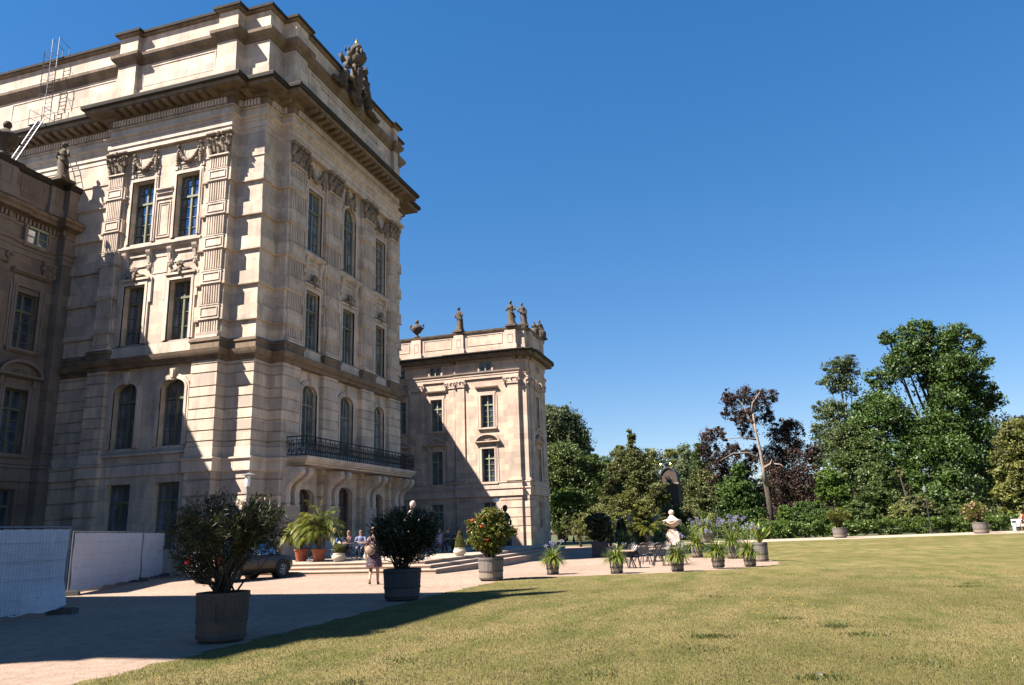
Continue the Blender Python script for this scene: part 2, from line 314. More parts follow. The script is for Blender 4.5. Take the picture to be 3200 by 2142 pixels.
# ================================================================ the palace
palace = tag(empty('palace', (41.2, 40, 0)), 'long baroque sandstone palace with tall central block, lower wing behind it and black-crusted cornices', 'palace')
bpy.context.view_layer.update()
def part(mb, name, mat, parent=None, smooth=False, label=None):
    o = mb.obj(name, mat, None, smooth); p = parent or palace; o.parent = p
    if p is palace: o.location = (-41.2, -40, 0)
    if label: o['label'] = label
    return o
LF = Fr((32.15, 0, 0), (0, -1, 0), (-1, 0, 0))      # lit side of the block: u = -y
FF = Fr((0, 23.3, 0), (1, 0, 0), (0, -1, 0))        # garden front: u = x
WF = Fr((74.95, 0, 0), (0, -1, 0), (-1, 0, 0))      # side of the far wing
EF = Fr((0, 21.35, 0), (1, 0, 0), (0, -1, 0))       # garden end of the far wing
CF = Fr((0, 37.1, 0), (1, 0, 0), (0, -1, 0))        # low range joining the block on its near side
def arc(u0, u1, zs, zt, n=10):
    c = (u0+u1)/2; hw = (u1-u0)/2; rise = zt-zs; return [(c-hw*math.cos(math.pi*i/n), zs+rise*math.sin(math.pi*i/n)) for i in range(n+1)]
def holewall(mb, fr, u0, u1, z0, z1, holes, depth=.4):
    us = sorted({u0, u1, *[h[0] for h in holes], *[h[1] for h in holes]}); zs = sorted({z0, z1, *[h[2] for h in holes], *[h[3] for h in holes]})
    for a, b in zip(us, us[1:]):
        for c, d in zip(zs, zs[1:]):
            if any(h[0] < (a+b)/2 < h[1] and h[2] < (c+d)/2 < h[3] for h in holes): continue
            mb.add([P(fr, a, 0, c), P(fr, b, 0, c), P(fr, b, 0, d), P(fr, a, 0, d)], [(0, 1, 2, 3)])
    for (a, b, c, d, r) in holes:
        pts = [(a, c), (b, c)]+([(b, d), (a, d)] if r == 0 else arc(a, b, d-r, d)[::-1])
        for p, q in zip(pts, pts[1:]+pts[:1]): mb.add([P(fr, p[0], 0, p[1]), P(fr, q[0], 0, q[1]), P(fr, q[0], -depth, q[1]), P(fr, p[0], -depth, p[1])], [(0, 1, 2, 3)])
        if r:
            A = arc(a, b, d-r, d)
            for p, q in zip(A, A[1:]): mb.add([P(fr, p[0], 0, p[1]), P(fr, q[0], 0, q[1]), P(fr, q[0], 0, d), P(fr, p[0], 0, d)], [(0, 1, 2, 3)])
def window(fr, u0, u1, z0, z1, rise=0, rows=4, tr=.68, depth=.4, mat='frame', cols=2, t=.06, curtain=0):
    f = MB(); o0, o1 = -depth-.02, -depth+.06
    f.fb(fr, u0, u0+t, o0, o1, z0, z1-rise*.8); f.fb(fr, u1-t, u1, o0, o1, z0, z1-rise*.8); f.fb(fr, u0+t, u1-t, o0, o1, z0, z0+t)
    if rise:
        A = arc(u0, u1, z1-rise, z1); B = arc(u0+t, u1-t, z1-rise, z1-t)
        for i in range(len(A)-1): f.fpoly([A[i], A[i+1], B[i+1], B[i]], fr, o0, o1)
    else: f.fb(fr, u0+t, u1-t, o0, o1, z1-t, z1)
    c = (u0+u1)/2; zt = z0+(z1-z0)*tr
    f.fb(fr, c-.055, c+.055, o0, o1+.04, z0+t, z1-t); f.fb(fr, u0+t, u1-t, o0, o1+.06, zt-.06, zt+.06)
    n1 = rows
    for i in range(1, n1): z = z0+(zt-z0)*i/n1; f.fb(fr, u0+t, u1-t, o0, o1-.01, z-.018, z+.018)
    if z1-zt > 1.2: z = (zt+z1)/2; f.fb(fr, u0+t, u1-t, o0, o1-.01, z-.018, z+.018)
    wo = part(f, 'window', M[mat]); g = MB()
    if rise: g.fpoly([(u0, z0), (u1, z0)]+arc(u0, u1, z1-rise, z1)[::-1], fr, -depth-.03, -depth-.005)
    else:
        tw = random.uniform(-.006, .006); tv = random.uniform(-.006, .006)
        g.add([P(fr, u0, -depth+tw, z0), P(fr, u1, -depth-tw, z0), P(fr, u1, -depth-tw+tv, z1), P(fr, u0, -depth+tw+tv, z1)], [(0, 1, 2, 3)])
    part(g, 'pane', M['skyglass' if fr is FF else 'glass'], wo); return wo
# ---- plan lines
PL = [(32.6, 60), (32.6, 33.9), (31.9, 33.9), (31.9, 25.5), (32.6, 25.5), (32.6, 23.8), (34.0, 23.8), (34.0, 23.0), (47.75, 23.0), (47.75, 23.8), (49.8, 23.8), (49.8, 25.5), (50.5, 25.5), (50.5, 33.9), (49.8, 33.9), (49.8, 60)]
ATT = [(32.6, 60), (32.6, 33.9), (31.9, 33.9), (31.9, 32.6), (32.2, 32.6), (32.2, 26.8), (31.9, 26.8), (31.9, 25.5), (32.6, 25.5), (32.6, 23.8), (34.0, 23.8), (34.0, 23.0), (35.3, 23.0), (35.3, 23.25), (47.1, 23.25), (47.1, 23.0), (47.75, 23.0), (47.75, 23.8), (49.8, 23.8), (49.8, 25.5), (50.5, 25.5), (50.5, 33.9), (49.8, 33.9), (49.8, 60)]
piers = [[(32.6, 60), (32.6, 33.9), (31.9, 33.9), (31.9, 32.65), (32.35, 32.65)],
         [(32.35, 27.1), (31.9, 27.1), (31.9, 25.5), (32.6, 25.5), (32.6, 23.8), (34.0, 23.8), (34.0, 23.0), (35.7, 23.0), (35.7, 23.5)],
         [(38.1, 23.5), (38.1, 23.0), (39.7, 23.0), (39.7, 23.5)], [(42.7, 23.5), (42.7, 23.0), (44.3, 23.0), (44.3, 23.5)],
         [(46.6, 23.5), (46.6, 23.0), (48.3, 23.0), (48.3, 23.8), (49.8, 23.8), (49.8, 25.5), (50.5, 25.5), (50.5, 33.9), (49.8, 33.9), (49.8, 60)]]
def rust(z0, z1, joints, g=.035, d=.035):
    p = [(0, z0)]
    for j in joints: p += [(0, j-g-.02), (-d-.02, j-g), (-d-.02, j+g-.01), (0, j+g)]
    return p+[(0, z1)]
mb = MB()
for p in piers:
    mb = MB(); mb.sweep(p, rust(-.3, 4.9, [1.3, 2.1, 2.9, 3.7, 4.5]))
    mb.sweep(p, rust(6.1, 10.6, [6.42, 6.95, 7.55, 8.08, 8.72, 9.24, 9.95, 10.42], .025, .03)); part(mb, 'rusticated_pier', M['stone'])
mb = MB(); bands = [(12.83, 13.58), (14.8, 15.5), (16.76, 17.49), (18.75, 19.47), (20.75, 21.43)]
up_ = [(0, 11.7)]
for a, b in bands: up_ += [(0, a-.12), (.13, a-.1), (.14, a-.03), (.09, a), (.09, b-.03), (0, b+.01)]
up_ += [(0, 22.16), (.05, 22.18), (.05, 22.26), (0, 22.28), (0, 23.7)]
for i, p in enumerate(piers):
    q = [((32.03 if x == 31.9 else 47.8 if x == 48.3 else x), (23.12 if y == 23.0 else y)) for x, y in p]; mb.sweep(q, up_)
part(mb, 'banded_wall', M['stone'])
# ledges, cornices, attic
for p in piers: mb = MB(); mb.sweep(p, [(0, 4.85), (.1, 4.9), (.12, 5.42), (.2, 5.5), (.2, 5.58), (.04, 5.62), (.04, 6.12), (0, 6.14)]); part(mb, 'plinth_course', M['trim'])
mb = MB(); mb.sweep(PL, [(-.5, 10.62), (.02, 10.62), (.06, 10.66), (.08, 10.8), (.22, 10.88), (.27, 11.0), (.32, 11.16), (.1, 11.22), (-.5, 11.24)])
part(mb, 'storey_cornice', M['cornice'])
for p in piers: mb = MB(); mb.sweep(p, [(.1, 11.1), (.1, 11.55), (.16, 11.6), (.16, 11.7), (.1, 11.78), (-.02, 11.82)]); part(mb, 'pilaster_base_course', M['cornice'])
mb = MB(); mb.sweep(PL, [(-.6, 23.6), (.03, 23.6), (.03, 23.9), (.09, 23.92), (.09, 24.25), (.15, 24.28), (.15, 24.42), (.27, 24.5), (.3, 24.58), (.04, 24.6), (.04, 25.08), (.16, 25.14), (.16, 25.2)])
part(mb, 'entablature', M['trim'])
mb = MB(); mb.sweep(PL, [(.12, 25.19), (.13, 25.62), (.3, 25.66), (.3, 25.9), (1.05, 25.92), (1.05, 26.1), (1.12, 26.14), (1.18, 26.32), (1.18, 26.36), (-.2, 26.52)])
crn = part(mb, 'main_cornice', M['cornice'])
mb = MB(); mb.sweep(PL, [(1.06, 26.12), (1.16, 26.13), (1.22, 26.2), (1.24, 26.36), (1.22, 26.42), (.6, 26.48)]); part(mb, 'cornice_edge', M['crust'])
dn = MB(); mo = MB()
def flush(m, name, mat, smooth=False):
    if not m.v: return
    c = MB(); c.v, c.f = m.v, m.f; m.v, m.f = [], []; part(c, name, mat, smooth=smooth)
def along(path, fn, step, size, off, done=None):
    for i, (p, q) in enumerate(zip(path, path[1:])):
        d = np.array(q, float)-p; L = np.hypot(*d)
        if L < .5 or q[1] > 45 and p[1] > 45: continue
        d /= L; nn = np.array([d[1], -d[0]]); a0 = off*.0; n = max(1, int((L+off)/step))
        fr = Fr((p[0], p[1], 0), (d[0], d[1], 0), (nn[0], nn[1], 0))
        lo, hi = -off*.8, L+off*.8
        if i > 0 and np.cross(np.array(p)-path[i-1], d) > 0: lo = off
        if i < len(path)-2 and np.cross(d, np.array(path[i+2])-q) > 0: hi = L-off
        n = max(1, int(round((hi-lo)/step)))
        for k in range(n): fn(fr, lo+(k+.5)*(hi-lo)/n)
        if done: done()
VIS = PL[:10]; VIS = [(32.6, 44)]+VIS[1:]
along(VIS, lambda fr, u: dn.fb(fr, u-.06, u+.06, .1, .27, 25.22, 25.6), .2, .12, .27, lambda: flush(dn, 'dentil_row', M['trim']))
along(VIS, lambda fr, u: mo.prism([(.28, 25.66), (.28, 25.9), (.98, 25.9), (.98, 25.78), (.8, 25.72), (.45, 25.66)], fr, u-.15, u+.15) if abs(u) > -1 else 0, .62, .3, .6, lambda: flush(mo, 'modillion_row', M['cornice']))
mb = MB(); mb.sweep(ATT, [(0, 26.3), (.12, 26.4), (.12, 27.68), (.03, 27.75), (0, 29.45)]); part(mb, 'attic_wall', M['stone'])
mb = MB(); mb.sweep(ATT, [(0, 29.44), (.08, 29.48), (.1, 29.6), (.26, 29.75), (.34, 29.9), (.36, 30.08), (.03, 30.16)]); part(mb, 'attic_cornice', M['cornice'])
mb = MB(); mb.sweep(ATT, [(.03, 30.15), (.0, 30.5), (0, 31.45)]); part(mb, 'parapet', M['stone'])
mb = MB(); mb.sweep(ATT, [(0, 31.38), (.08, 31.4), (.18, 31.5), (.22, 31.52)]); part(mb, 'parapet_moulding', M['cornice']); mb = MB(); mb.sweep(ATT, [(.2, 31.51), (.27, 31.53), (.29, 31.68), (-.5, 31.74)]); part(mb, 'parapet_cap', M['crust'])
mb = MB(); mb.v = [(x, y, 31.3) for x, y in ATT]; mb.f = [tuple(range(len(ATT)))]; part(mb, 'flat_roof', M['lead'])
# panels on the attic
mb = MB()
def panel(mb, fr, u0, u1, z0, z1, o=.0, w=.07, d=.04):
    mb.fb(fr, u0, u1, o, o+d, z0, z0+w); mb.fb(fr, u0, u1, o, o+d, z1-w, z1); mb.fb(fr, u0, u0+w, o, o+d, z0+w, z1-w); mb.fb(fr, u1-w, u1, o, o+d, z0+w, z1-w)
A1 = Fr((32.2, 0, 0), (0, -1, 0), (-1, 0, 0)); A2 = Fr((0, 23.25, 0), (1, 0, 0), (0, -1, 0)); A3 = Fr((32.6, 0, 0), (0, -1, 0), (-1, 0, 0))
for f_, a, b in ((A1, -32.3, -27.1), (A2, 35.8, 46.6), (A3, -43, -34.6)): mb = MB(); panel(mb, f_, a, b, 27.95, 29.25); part(mb, 'attic_panel', M['trim'])
# worn inscription on the garden attic: rows of small cut strokes
mb = MB()
for r, (a, b) in enumerate(((37.2, 45.2), (38.2, 44.4), (37.6, 44.9), (39.0, 43.6))):
    u = a; z = 28.98-r*.27
    while u < b:
        wd = random.uniform(.06, .12)
        if random.random() > .13:
            k = random.random(); mb.fb(A2, u, u+.025, .0, .012, z-.16, z)
            if k > .3: mb.fb(A2, u+wd-.025, u+wd, .0, .012, z-.16, z)
            if k > .5: mb.fb(A2, u+.025, u+wd-.025, .0, .012, z-.02, z)
            if k < .6: mb.fb(A2, u+.025, u+wd-.025, .0, .012, z-.09, z-.07)
        u += wd+.05
part(mb, 'inscription', M['crust'])
# ---- centre walls with window openings
LW = [(-29.05, -27.5), (-32.1, -30.6)]; LW = [(-29.1, -27.55), (-32.15, -30.6)]
FW_ = [(36.2, 37.75), (40.35, 41.95), (44.75, 46.2)]
rows_z = [(1.2, 4.5, 0), (6.35, 9.85, .45), (11.98, 15.35, 0), (17.85, 21.65, 0)]
mb = MB(); holes = []
for (a, b) in LW:
    for i, (z0, z1, r) in enumerate(rows_z):
        k = 0 if i != 2 else .06; holes.append((a+k, b-k, z0, z1, r))
holewall(mb, LF, -32.7, -27.05, -.3, 23.65, holes); part(mb, 'window_wall', M['stone'])
holes2 = []
for j, (a, b) in enumerate(FW_):
    for i, (z0, z1, r) in enumerate(rows_z):
        if i == 0: z0, z1, r = .45, (4.35 if j == 1 else 4.1), .35; a_, b_ = (a-.25, b+.25) if j == 1 else (a-.1, b+.1)
        else: a_, b_ = a, b
        if i == 3 and j == 1: z1, r = 22.35, .75
        if i == 1 and j == 1: z0 = 5.75
        holes2.append((a_, b_, z0, z1, r))
for a, b, h_ in ((35.7, 38.1, holes2[0:4]), (39.7, 42.7, holes2[4:8]), (44.3, 46.6, holes2[8:12])): mb = MB(); holewall(mb, FF, a, b, -.3, 23.65, h_, .3); part(mb, 'window_wall', M['stone'])
for (a, b, z0, z1, r) in holes: window(LF, a, b, z0, z1, r, rows=(4 if z0 > 17 else 3), tr=(.66 if z0 > 17 else .72))
for (a, b, z0, z1, r) in holes2:
    if z0 < 1: continue
    window(FF, a, b, z0, z1, r, rows=(4 if z0 > 17 else 3), tr=.68, depth=.24)
for (a, b, z0, z1, r) in holes2:
    if z0 > 1: continue
    d = MB(); fr = FF
    for s_ in (0, 1):
        ua = a+.05 if s_ == 0 else (a+b)/2+.01; ub = (a+b)/2-.01 if s_ == 0 else b-.05
        d.fb(fr, ua, ub, -.46, -.4, z0+.03, 3.1)
        for zz in ((.7, 1.5), (1.65, 2.95)): panel(d, fr, ua+.12, ub-.12, z0+zz[0]-.45+.1, zz[1], -.4, .06, .03)
    d.fb(fr, a+.05, b-.05, -.45, -.37, 3.1, 3.22)
    M.setdefault('oak', simple('dark_oak_door', (.035, .028, .02), .5)); dd = part(d, 'door', M['oak'])
    g = MB(); g.fb(fr, a, b, -.47, -.45, 3.22, z1); part(g, 'fanlight', M['darkglass'], dd)
    h = MB(); h.ball(P(fr, (a+b)/2+.1, -.34, 1.5), .035, 6, 4); part(h, 'handle', M['gold'], dd)
# ---- surrounds
mb = MB(); cu = MB(); ms = MB()
def surround(fr, a, b, z0, z1, r, w_=.2, d=.07):
    for e, dd in ((w_, d), (w_*.55, d+.035)):
        if r == 0: mb.fb(fr, a-e, b+e, 0, dd, z1, z1+e)
        else:
            A = arc(a, b, z1-r, z1, 8); B = arc(a-e, b+e, z1-r, z1+e, 8)
            for i in range(8): mb.fpoly([A[i], B[i], B[i+1], A[i+1]], fr, 0, dd)
        zt = z1-r if r else z1
        mb.fb(fr, a-e, a, 0, dd, z0, zt); mb.fb(fr, b, b+e, 0, dd, z0, zt)
def keystone(fr, c, z, h=.55, w_=.17):
    mb.fpoly([(c-w_*.7, z-.12), (c+w_*.7, z-.12), (c+w_, z+h), (c-w_, z+h)], fr, 0, .2); mb.fpoly([(c-w_*.45, z-.02), (c+w_*.45, z-.02), (c+w_*.6, z+h-.1), (c-w_*.6, z+h-.1)], fr, .2, .24)
def mask(fr, c, z):                      # shell mask with swags to both sides
    ms.ball(P(fr, c, .12, z+.1), (.17, .17, .26) , 8, 6, .1); ms.ball(P(fr, c, .2, z-.1), (.1, .1, .16), 6, 5)
    for i in range(-3, 4):
        a = i*.36; ms.tube([P(fr, c+.08*math.sin(a), .18, z+.15), P(fr, c+.2*math.sin(a), .26, z+.25+.12*math.cos(a)), P(fr, c+.3*math.sin(a), .2, z+.22+.3*math.cos(a))], [.05, .07, .05], 5)
    for s_ in (-1, 1): ms.tube([P(fr, c+s_*.15, .12, z+.05), P(fr, c+s_*.35, .16, z-.02), P(fr, c+s_*.55, .12, z+.04), P(fr, c+s_*.72, .08, z-.06)], [.1, .09, .06, .03], 5)
def corbel(fr, c, zt, h=1.0, w_=.15):
    cu.prism([(0, zt-h), (.05, zt-h+.02), (.1, zt-h+.15), (.08, zt-h*.6), (.14, zt-h*.35), (.24, zt-.12), (.26, zt), (0, zt)], fr, c-w_, c+w_)
    cu.prism([(.1, zt-h*.75), (.12, zt-h*.75), (.18, zt-h*.35), (.27, zt-.15), (.24, zt-.15), (.14, zt-h*.35)], fr, c-w_*.5, c+w_*.5); cu.ball(P(fr, c, .08, zt-h-.06), (.08, .08, .13), 6, 5)
def garland(fr, a, b, z):
    n = 16
    for i in range(n+1):
        t_ = i/n; u = a+(b-a)*t_; zz = z-1.0*math.sin(math.pi*t_)**.75+.1; ms.ball(P(fr, u, .15, zz), .085+.05*math.sin(math.pi*t_), 7, 5, .25)
    for u in (a-.03, b+.03):
        for i in range(8): ms.ball(P(fr, u, .12, z-.08-i*.14), .06+.06*math.sin(math.pi*i/7), 6, 4, .3)
        ms.ball(P(fr, u, .1, z+.08), .1, 6, 5, .2)
def bays(fr, cols, front=False):
    for j, (a, b) in enumerate(cols):
        c = (a+b)/2; arch = front and j == 1
        surround(fr, a, b, 17.85, 22.35 if arch else 21.65, .75 if arch else 0, .2); flush(mb, 'window_surround', M['trim'])
        surround(fr, a+.06, b-.06, 11.98, 15.35, 0, .27, .09); mb.fb(fr, a-.2, b+.2, 0, .2, 15.62, 15.74)
        mb.fb(fr, a-.34, a-.2, 0, .1, 14.3, 15.74); mb.fb(fr, b+.2, b+.34, 0, .1, 14.3, 15.74); flush(mb, 'window_surround', M['trim'])
        surround(fr, a, b, 6.35, 9.85, .45, .26, .08); keystone(fr, c, 9.9); flush(mb, 'window_surround', M['trim'])
        mask(fr, c, 15.85); flush(ms, 'mask', M['orn'], True)
        if not arch:
            garland(fr, a+.02, b-.02, 23.25); mb.fb(fr, a-.25, b+.25, 0, .06, 22.28, 22.36); mb.fb(fr, a+.25, b-.25, 0, .04, 21.98, 22.03); mb.fb(fr, a+.25, b-.25, 0, .04, 22.1, 22.14)
            panel(mb, fr, a+.3, b-.3, 22.6, 23.2, 0, .05, .03); flush(ms, 'garland', M['orn'], True)
            for u in (a-.12, b+.12): mb.fb(fr, u-.1, u+.1, 0, .07, 21.95, 22.15)
        else: garland(fr, c-.45, c+.45, 23.45); mask(fr, c, 22.5); flush(ms, 'garland', M['orn'], True)
        for u in (a-.05, b+.05): corbel(fr, u, 17.3, 1.0); flush(cu, 'corbel', M['trim'])
        mb.fb(fr, a+.2, b-.2, 0, .08, 17.0, 17.1); mb.fb(fr, a+.2, b-.2, 0, .06, 16.4, 16.46); flush(mb, 'panel_moulding', M['trim'])
bays(LF, LW); bays(FF, FW_, True)
for fr, a, b in ((LF, -32.65, -27.1), (FF, 35.7, 38.1), (FF, 39.7, 42.7), (FF, 44.3, 46.6)):
    mb.prism([(0, 17.3), (.1, 17.32), (.2, 17.42), (.25, 17.5), (.25, 17.6), (.1, 17.68), (0, 17.8)], fr, a+.02, b-.02); flush(mb, 'sill_course', M['trim'])
    mb.prism([(0, 20.62), (.08, 20.65), (.1, 20.75), (.16, 20.8), (.16, 20.86), (0, 20.9)], fr, a+.02, a+.25) if fr is LF else 0
    flush(mb, 'impost', M['trim'])
    mb.prism([(0, 5.9), (.12, 5.95), (.12, 6.05), (.05, 6.15), (0, 6.25)], fr, a, b); flush(mb, 'sill_course', M['trim']); mb.prism([(0, 4.85), (.06, 4.9), (.06, 5.45), (0, 5.5)], fr, a, b); flush(mb, 'string_course', M['trim'])
    mb.prism([(0, 11.2), (.12, 11.2), (.12, 11.85), (0, 11.95)], fr, a+.1, b-.1); flush(mb, 'sill_course', M['trim'])
u0, u1 = LW[1][1]+.2, LW[0][0]-.2
mb.prism([(0, 20.6), (.1, 20.64), (.12, 20.78), (.2, 20.86), (.2, 20.94), (0, 21.0)], LF, u0, u1); mb.prism([(0, 20.3), (.06, 20.32), (.06, 20.45), (0, 20.47)], LF, u0, u1)
panel(mb, LF, u0+.1, u1-.1, 18.0, 20.15, 0, .07, .05); panel(mb, LF, u0+.25, u1-.25, 18.15, 20.0, 0, .04, .03)
flush(mb, 'wall_panel', M['trim']); panel(mb, LF, u0+.05, u1-.05, 15.9, 16.9, 0, .04, .03)
flush(mb, 'wall_panel', M['trim'])
# ---- fluted pilasters with blocks, Corinthian capitals
def pilaster(fr, a, b, o):               # o: offset of pier face from frame plane
    f = MB(); w_ = b-a; f.fb(fr, a+.08, b-.08, o-.02, o+.05, 11.8, 22.2); n = 7
    ivs = []; z = 11.9
    for c, d in bands: ivs.append((z, c-.1)); z = d+.03
    ivs.append((z, 22.14))
    for (c, d) in ivs:
        for i in range(n+1):
            u = a+.1+(w_-.2)*i/n; f.fb(fr, u-.035, u+.035, o+.04, o+.12, c+.06, d-.06)
        f.fb(fr, a+.08, b-.08, o+.04, o+.1, d-.05, d); f.fb(fr, a+.08, b-.08, o+.04, o+.1, c, c+.05)
    for c, d in bands:
        f.fb(fr, a, b, o, o+.15, c+.03, d-.03); f.prism([(o, c-.08), (o+.18, c-.04), (o+.18, c), (o+.15, c+.03), (o, c+.03)], fr, a-.03, b+.03); f.prism([(o, d-.03), (o+.17, d-.03), (o+.17, d), (o, d+.06)], fr, a-.02, b+.02)
        panel(f, fr, a+.1, b-.1, c+.12, d-.12, o+.15, .045, .035)
    f.prism([(o, 11.75), (o+.26, 11.78), (o+.26, 11.9), (o+.18, 11.96), (o+.2, 12.05), (o+.1, 12.12), (o, 12.14)], fr, a-.06, b+.06)
    f.prism([(o, 22.18), (o+.2, 22.2), (o+.2, 22.28), (o, 22.3)], fr, a-.05, b+.05)
    part(f, 'pilaster', M['trim'])
    k = MB(); z = 22.32; k.fpoly([(a+.1, z), (b-.1, z), (b-.02, 23.4), (a+.02, 23.4)], fr, o-.02, o+.14)
    c = (a+b)/2
    k.prism([(o-.05, 23.42), (o+.26, 23.42), (o+.34, 23.52), (o+.34, 23.6), (o-.05, 23.6)], fr, a-.16, c-.22); k.prism([(o-.05, 23.42), (o+.26, 23.42), (o+.34, 23.52), (o+.34, 23.6), (o-.05, 23.6)], fr, c+.22, b+.16); k.fb(fr, c-.22, c+.22, o, o+.22, 23.42, 23.6)
    k.ball(P(fr, c, o+.26, 23.5), (.13, .13, .15), 7, 5, .2)
    for (us, z0, hh, pr_) in (((a+.12, c, b-.12), 22.3, .5, .2), (((a+c)/2+.03, (b+c)/2-.03), 22.45, .62, .26), ((a-.02, b+.02), 22.75, .45, .26)):
        for u in us:
            k.tube([P(fr, u, o+.1, z0), P(fr, u, o+.15, z0+hh*.55), P(fr, u, o+pr_, z0+hh*.92), P(fr, u, o+pr_+.1, z0+hh), P(fr, u, o+pr_+.12, z0+hh*.84)], [.12, .14, .12, .09, .05], 6)
    for u, s_ in ((a-.04, -1), (b+.04, 1), (c-.2, 1), (c+.2, -1)):
        r_ = .16 if abs(u-c) > .3 else .09
        pts = [P(fr, u+r_*math.cos(q*.6)*(1-q*.09), o+.2, 23.22+r_*math.sin(q*.6)*(1-q*.09)) for q in range(10)]; k.tube(pts, [.055-.003*q for q in range(10)], 5)
    part(k, 'capital', M['orn'])
pilaster(Fr((32.03, 0, 0), (0, -1, 0), (-1, 0, 0)), -26.85, -25.6, 0); pilaster(Fr((32.03, 0, 0), (0, -1, 0), (-1, 0, 0)), -33.8, -32.7, 0)
F0 = Fr((0, 23.12, 0), (1, 0, 0), (0, -1, 0))
for a, b in ((34.2, 35.55), (38.2, 39.6), (42.8, 44.2), (46.65, 47.75)): pilaster(F0, a, b, 0)
# ---- balcony
mb = MB(); mb.sweep([(34.6, 23.1), (34.6, 21.8), (48.0, 21.8), (48.0, 23.1)], [(-.6, 5.2), (-.2, 5.22), (-.16, 5.3), (-.02, 5.34), (.0, 5.4), (.06, 5.44), (.12, 5.56), (.12, 5.64), (-1.5, 5.66)])
mb.box(34.75, 47.85, 21.95, 23.3, 5.22, 5.35); bal = part(mb, 'balcony', M['trim'])
rl = MB()
def rail(p, q, n):
    p = np.array(p); q = np.array(q); rl.tube([(*p, 6.68), (*q, 6.68)], .035, 6); rl.tube([(*p, 5.74), (*q, 5.74)], .02, 5); rl.tube([(*p, 6.5), (*q, 6.5)], .012, 4)
    L = np.hypot(*(q-p)); d = (q-p)/L
    for i in range(n+1):
        c = p+(q-p)*i/n; rl.tube([(*c, 5.64), (*c, 6.7)], .022, 5)
        if i < n:
            w_ = L/n
            for s_ in (0, 1):
                cx = c+d*w_*(.27+.46*s_); R_ = w_*.2
                for zc in (5.97, 6.28):
                    pts = [(*(cx+d*(R_*(1-k*.07)*math.cos(k*.75+s_*3))), zc+R_*.75*(1-k*.07)*math.sin(k*.75+s_*3)) for k in range(11)]; rl.tube(pts, .02, 4)
                rl.tube([(*(cx-d*R_), 5.74), (*(cx+d*.03), 6.12), (*(cx-d*R_*.5), 6.5)], .018, 4)
            cc = c+d*w_*.5; rl.tube([(*cc, 5.7), (*cc, 6.5)], .02, 4)
rail((34.6, 23.0), (34.6, 21.85), 2); rail((34.6, 21.85), (48.0, 21.85), 28); rail((48.0, 21.85), (48.0, 23.0), 2); part(rl, 'railing', M['iron'], bal)
S = [(0, 3.25), (.26, 3.25), (.3, 3.4), (.26, 3.75), (.3, 4.05), (.45, 4.3), (.8, 4.5), (1.02, 4.68), (1.12, 4.88), (1.06, 5.06), (.0, 5.1)]
for px0 in (34.2, 38.25, 42.85, 46.9):
    for du in (.0, .82):
        k = MB(); fr = Fr((0, 23.0, 0), (1, 0, 0), (0, -1, 0)); u = px0+.1+du; k.prism(S, fr, u, u+.4); k.prism([(o+.03, z) for o, z in S[1:-1]]+[(.9, 4.9), (.5, 4.6), (.25, 4.3), (.2, 3.8), (.18, 3.4)], fr, u+.13, u+.27)
        for uu in (u-.03, u+.40):
            pts = [P(fr, uu+.015, .82+.2*math.cos(q*.6)*(1-q*.07), 4.83+.2*math.sin(q*.6)*(1-q*.07)) for q in range(12)]; k.tube(pts, .035, 5); k.tube([P(fr, uu+(-.01 if uu < u else .04), .82, 4.83), P(fr, uu+.015, .82, 4.83)], .1, 10)
            pts = [P(fr, uu+.015, .16+.1*math.cos(q*.7)*(1-q*.08), 3.5+.1*math.sin(q*.7)*(1-q*.08)) for q in range(8)]; k.tube(pts, .025, 5)
        k.ball(P(fr, u+.2, .25, 3.2), (.14, .1, .14), 6, 5, .2); part(k, 'balcony_bracket', M['trim'])
    k = MB(); k.prism(rust(-.2, 3.2, [1.0, 1.75, 2.45], .03, .03)[::-1] and [(.0, -.2), (.28, -.2), (.28, .95), (.25, .98), (.25, 1.04), (.28, 1.07), (.28, 1.7), (.25, 1.73), (.25, 1.79), (.28, 1.82), (.28, 2.42), (.25, 2.45), (.25, 2.51), (.28, 2.54), (.28, 3.2), (0, 3.24)], Fr((0, 23.0, 0), (1, 0, 0), (0, -1, 0)), px0-.02, px0+1.42)
    part(k, 'bracket_pier', M['pale'])
# ---- crest over the garden attic
mb = MB(); c = (40.75, 22.75)
mb.ball((c[0], c[1], 31.2), (.75, .35, 1.7), 14, 10, .03); mb.ball((c[0], c[1]-.22, 31.3), (.5, .25, 1.15), 12, 8, .02); mb.ball((c[0], c[1]-.3, 31.3), (.3, .22, .8), 10, 7, .02); mb.ball((c[0], c[1], 30.15), (1.2, .35, .4), 12, 6, .2)
for i in range(14): a = i*.45; mb.tube([(c[0]+.72*math.cos(a), c[1]-.2, 31.25+1.35*math.sin(a)), (c[0]+.9*math.cos(a+.15), c[1]-.3, 31.25+1.5*math.sin(a+.15)), (c[0]+.75*math.cos(a+.35), c[1]-.35, 31.25+1.35*math.sin(a+.35))], [.1, .08, .04], 5)
mb.lathe([(.45, 32.6), (.6, 32.8), (.72, 33.1), (.7, 33.25)], (c[0], c[1], 0), 16, wob=.06, k=8)
for i in range(10):
    a = 2*math.pi*i/10; mb.ball((c[0]+.72*math.cos(a), c[1]+.5*math.sin(a), 33.38+.12*(i % 2)), (.14, .14, .26), 6, 5, .3); mb.tube([(c[0]+.68*math.cos(a), c[1]+.45*math.sin(a), 33.3), (c[0]+.5*math.cos(a), c[1]+.35*math.sin(a), 33.85), (c[0], c[1], 33.95)], .1, 5)
mb.lathe([(.35, 33.75), (.42, 33.95), (.3, 34.15), (.12, 34.25)], (c[0], c[1], 0), 10)
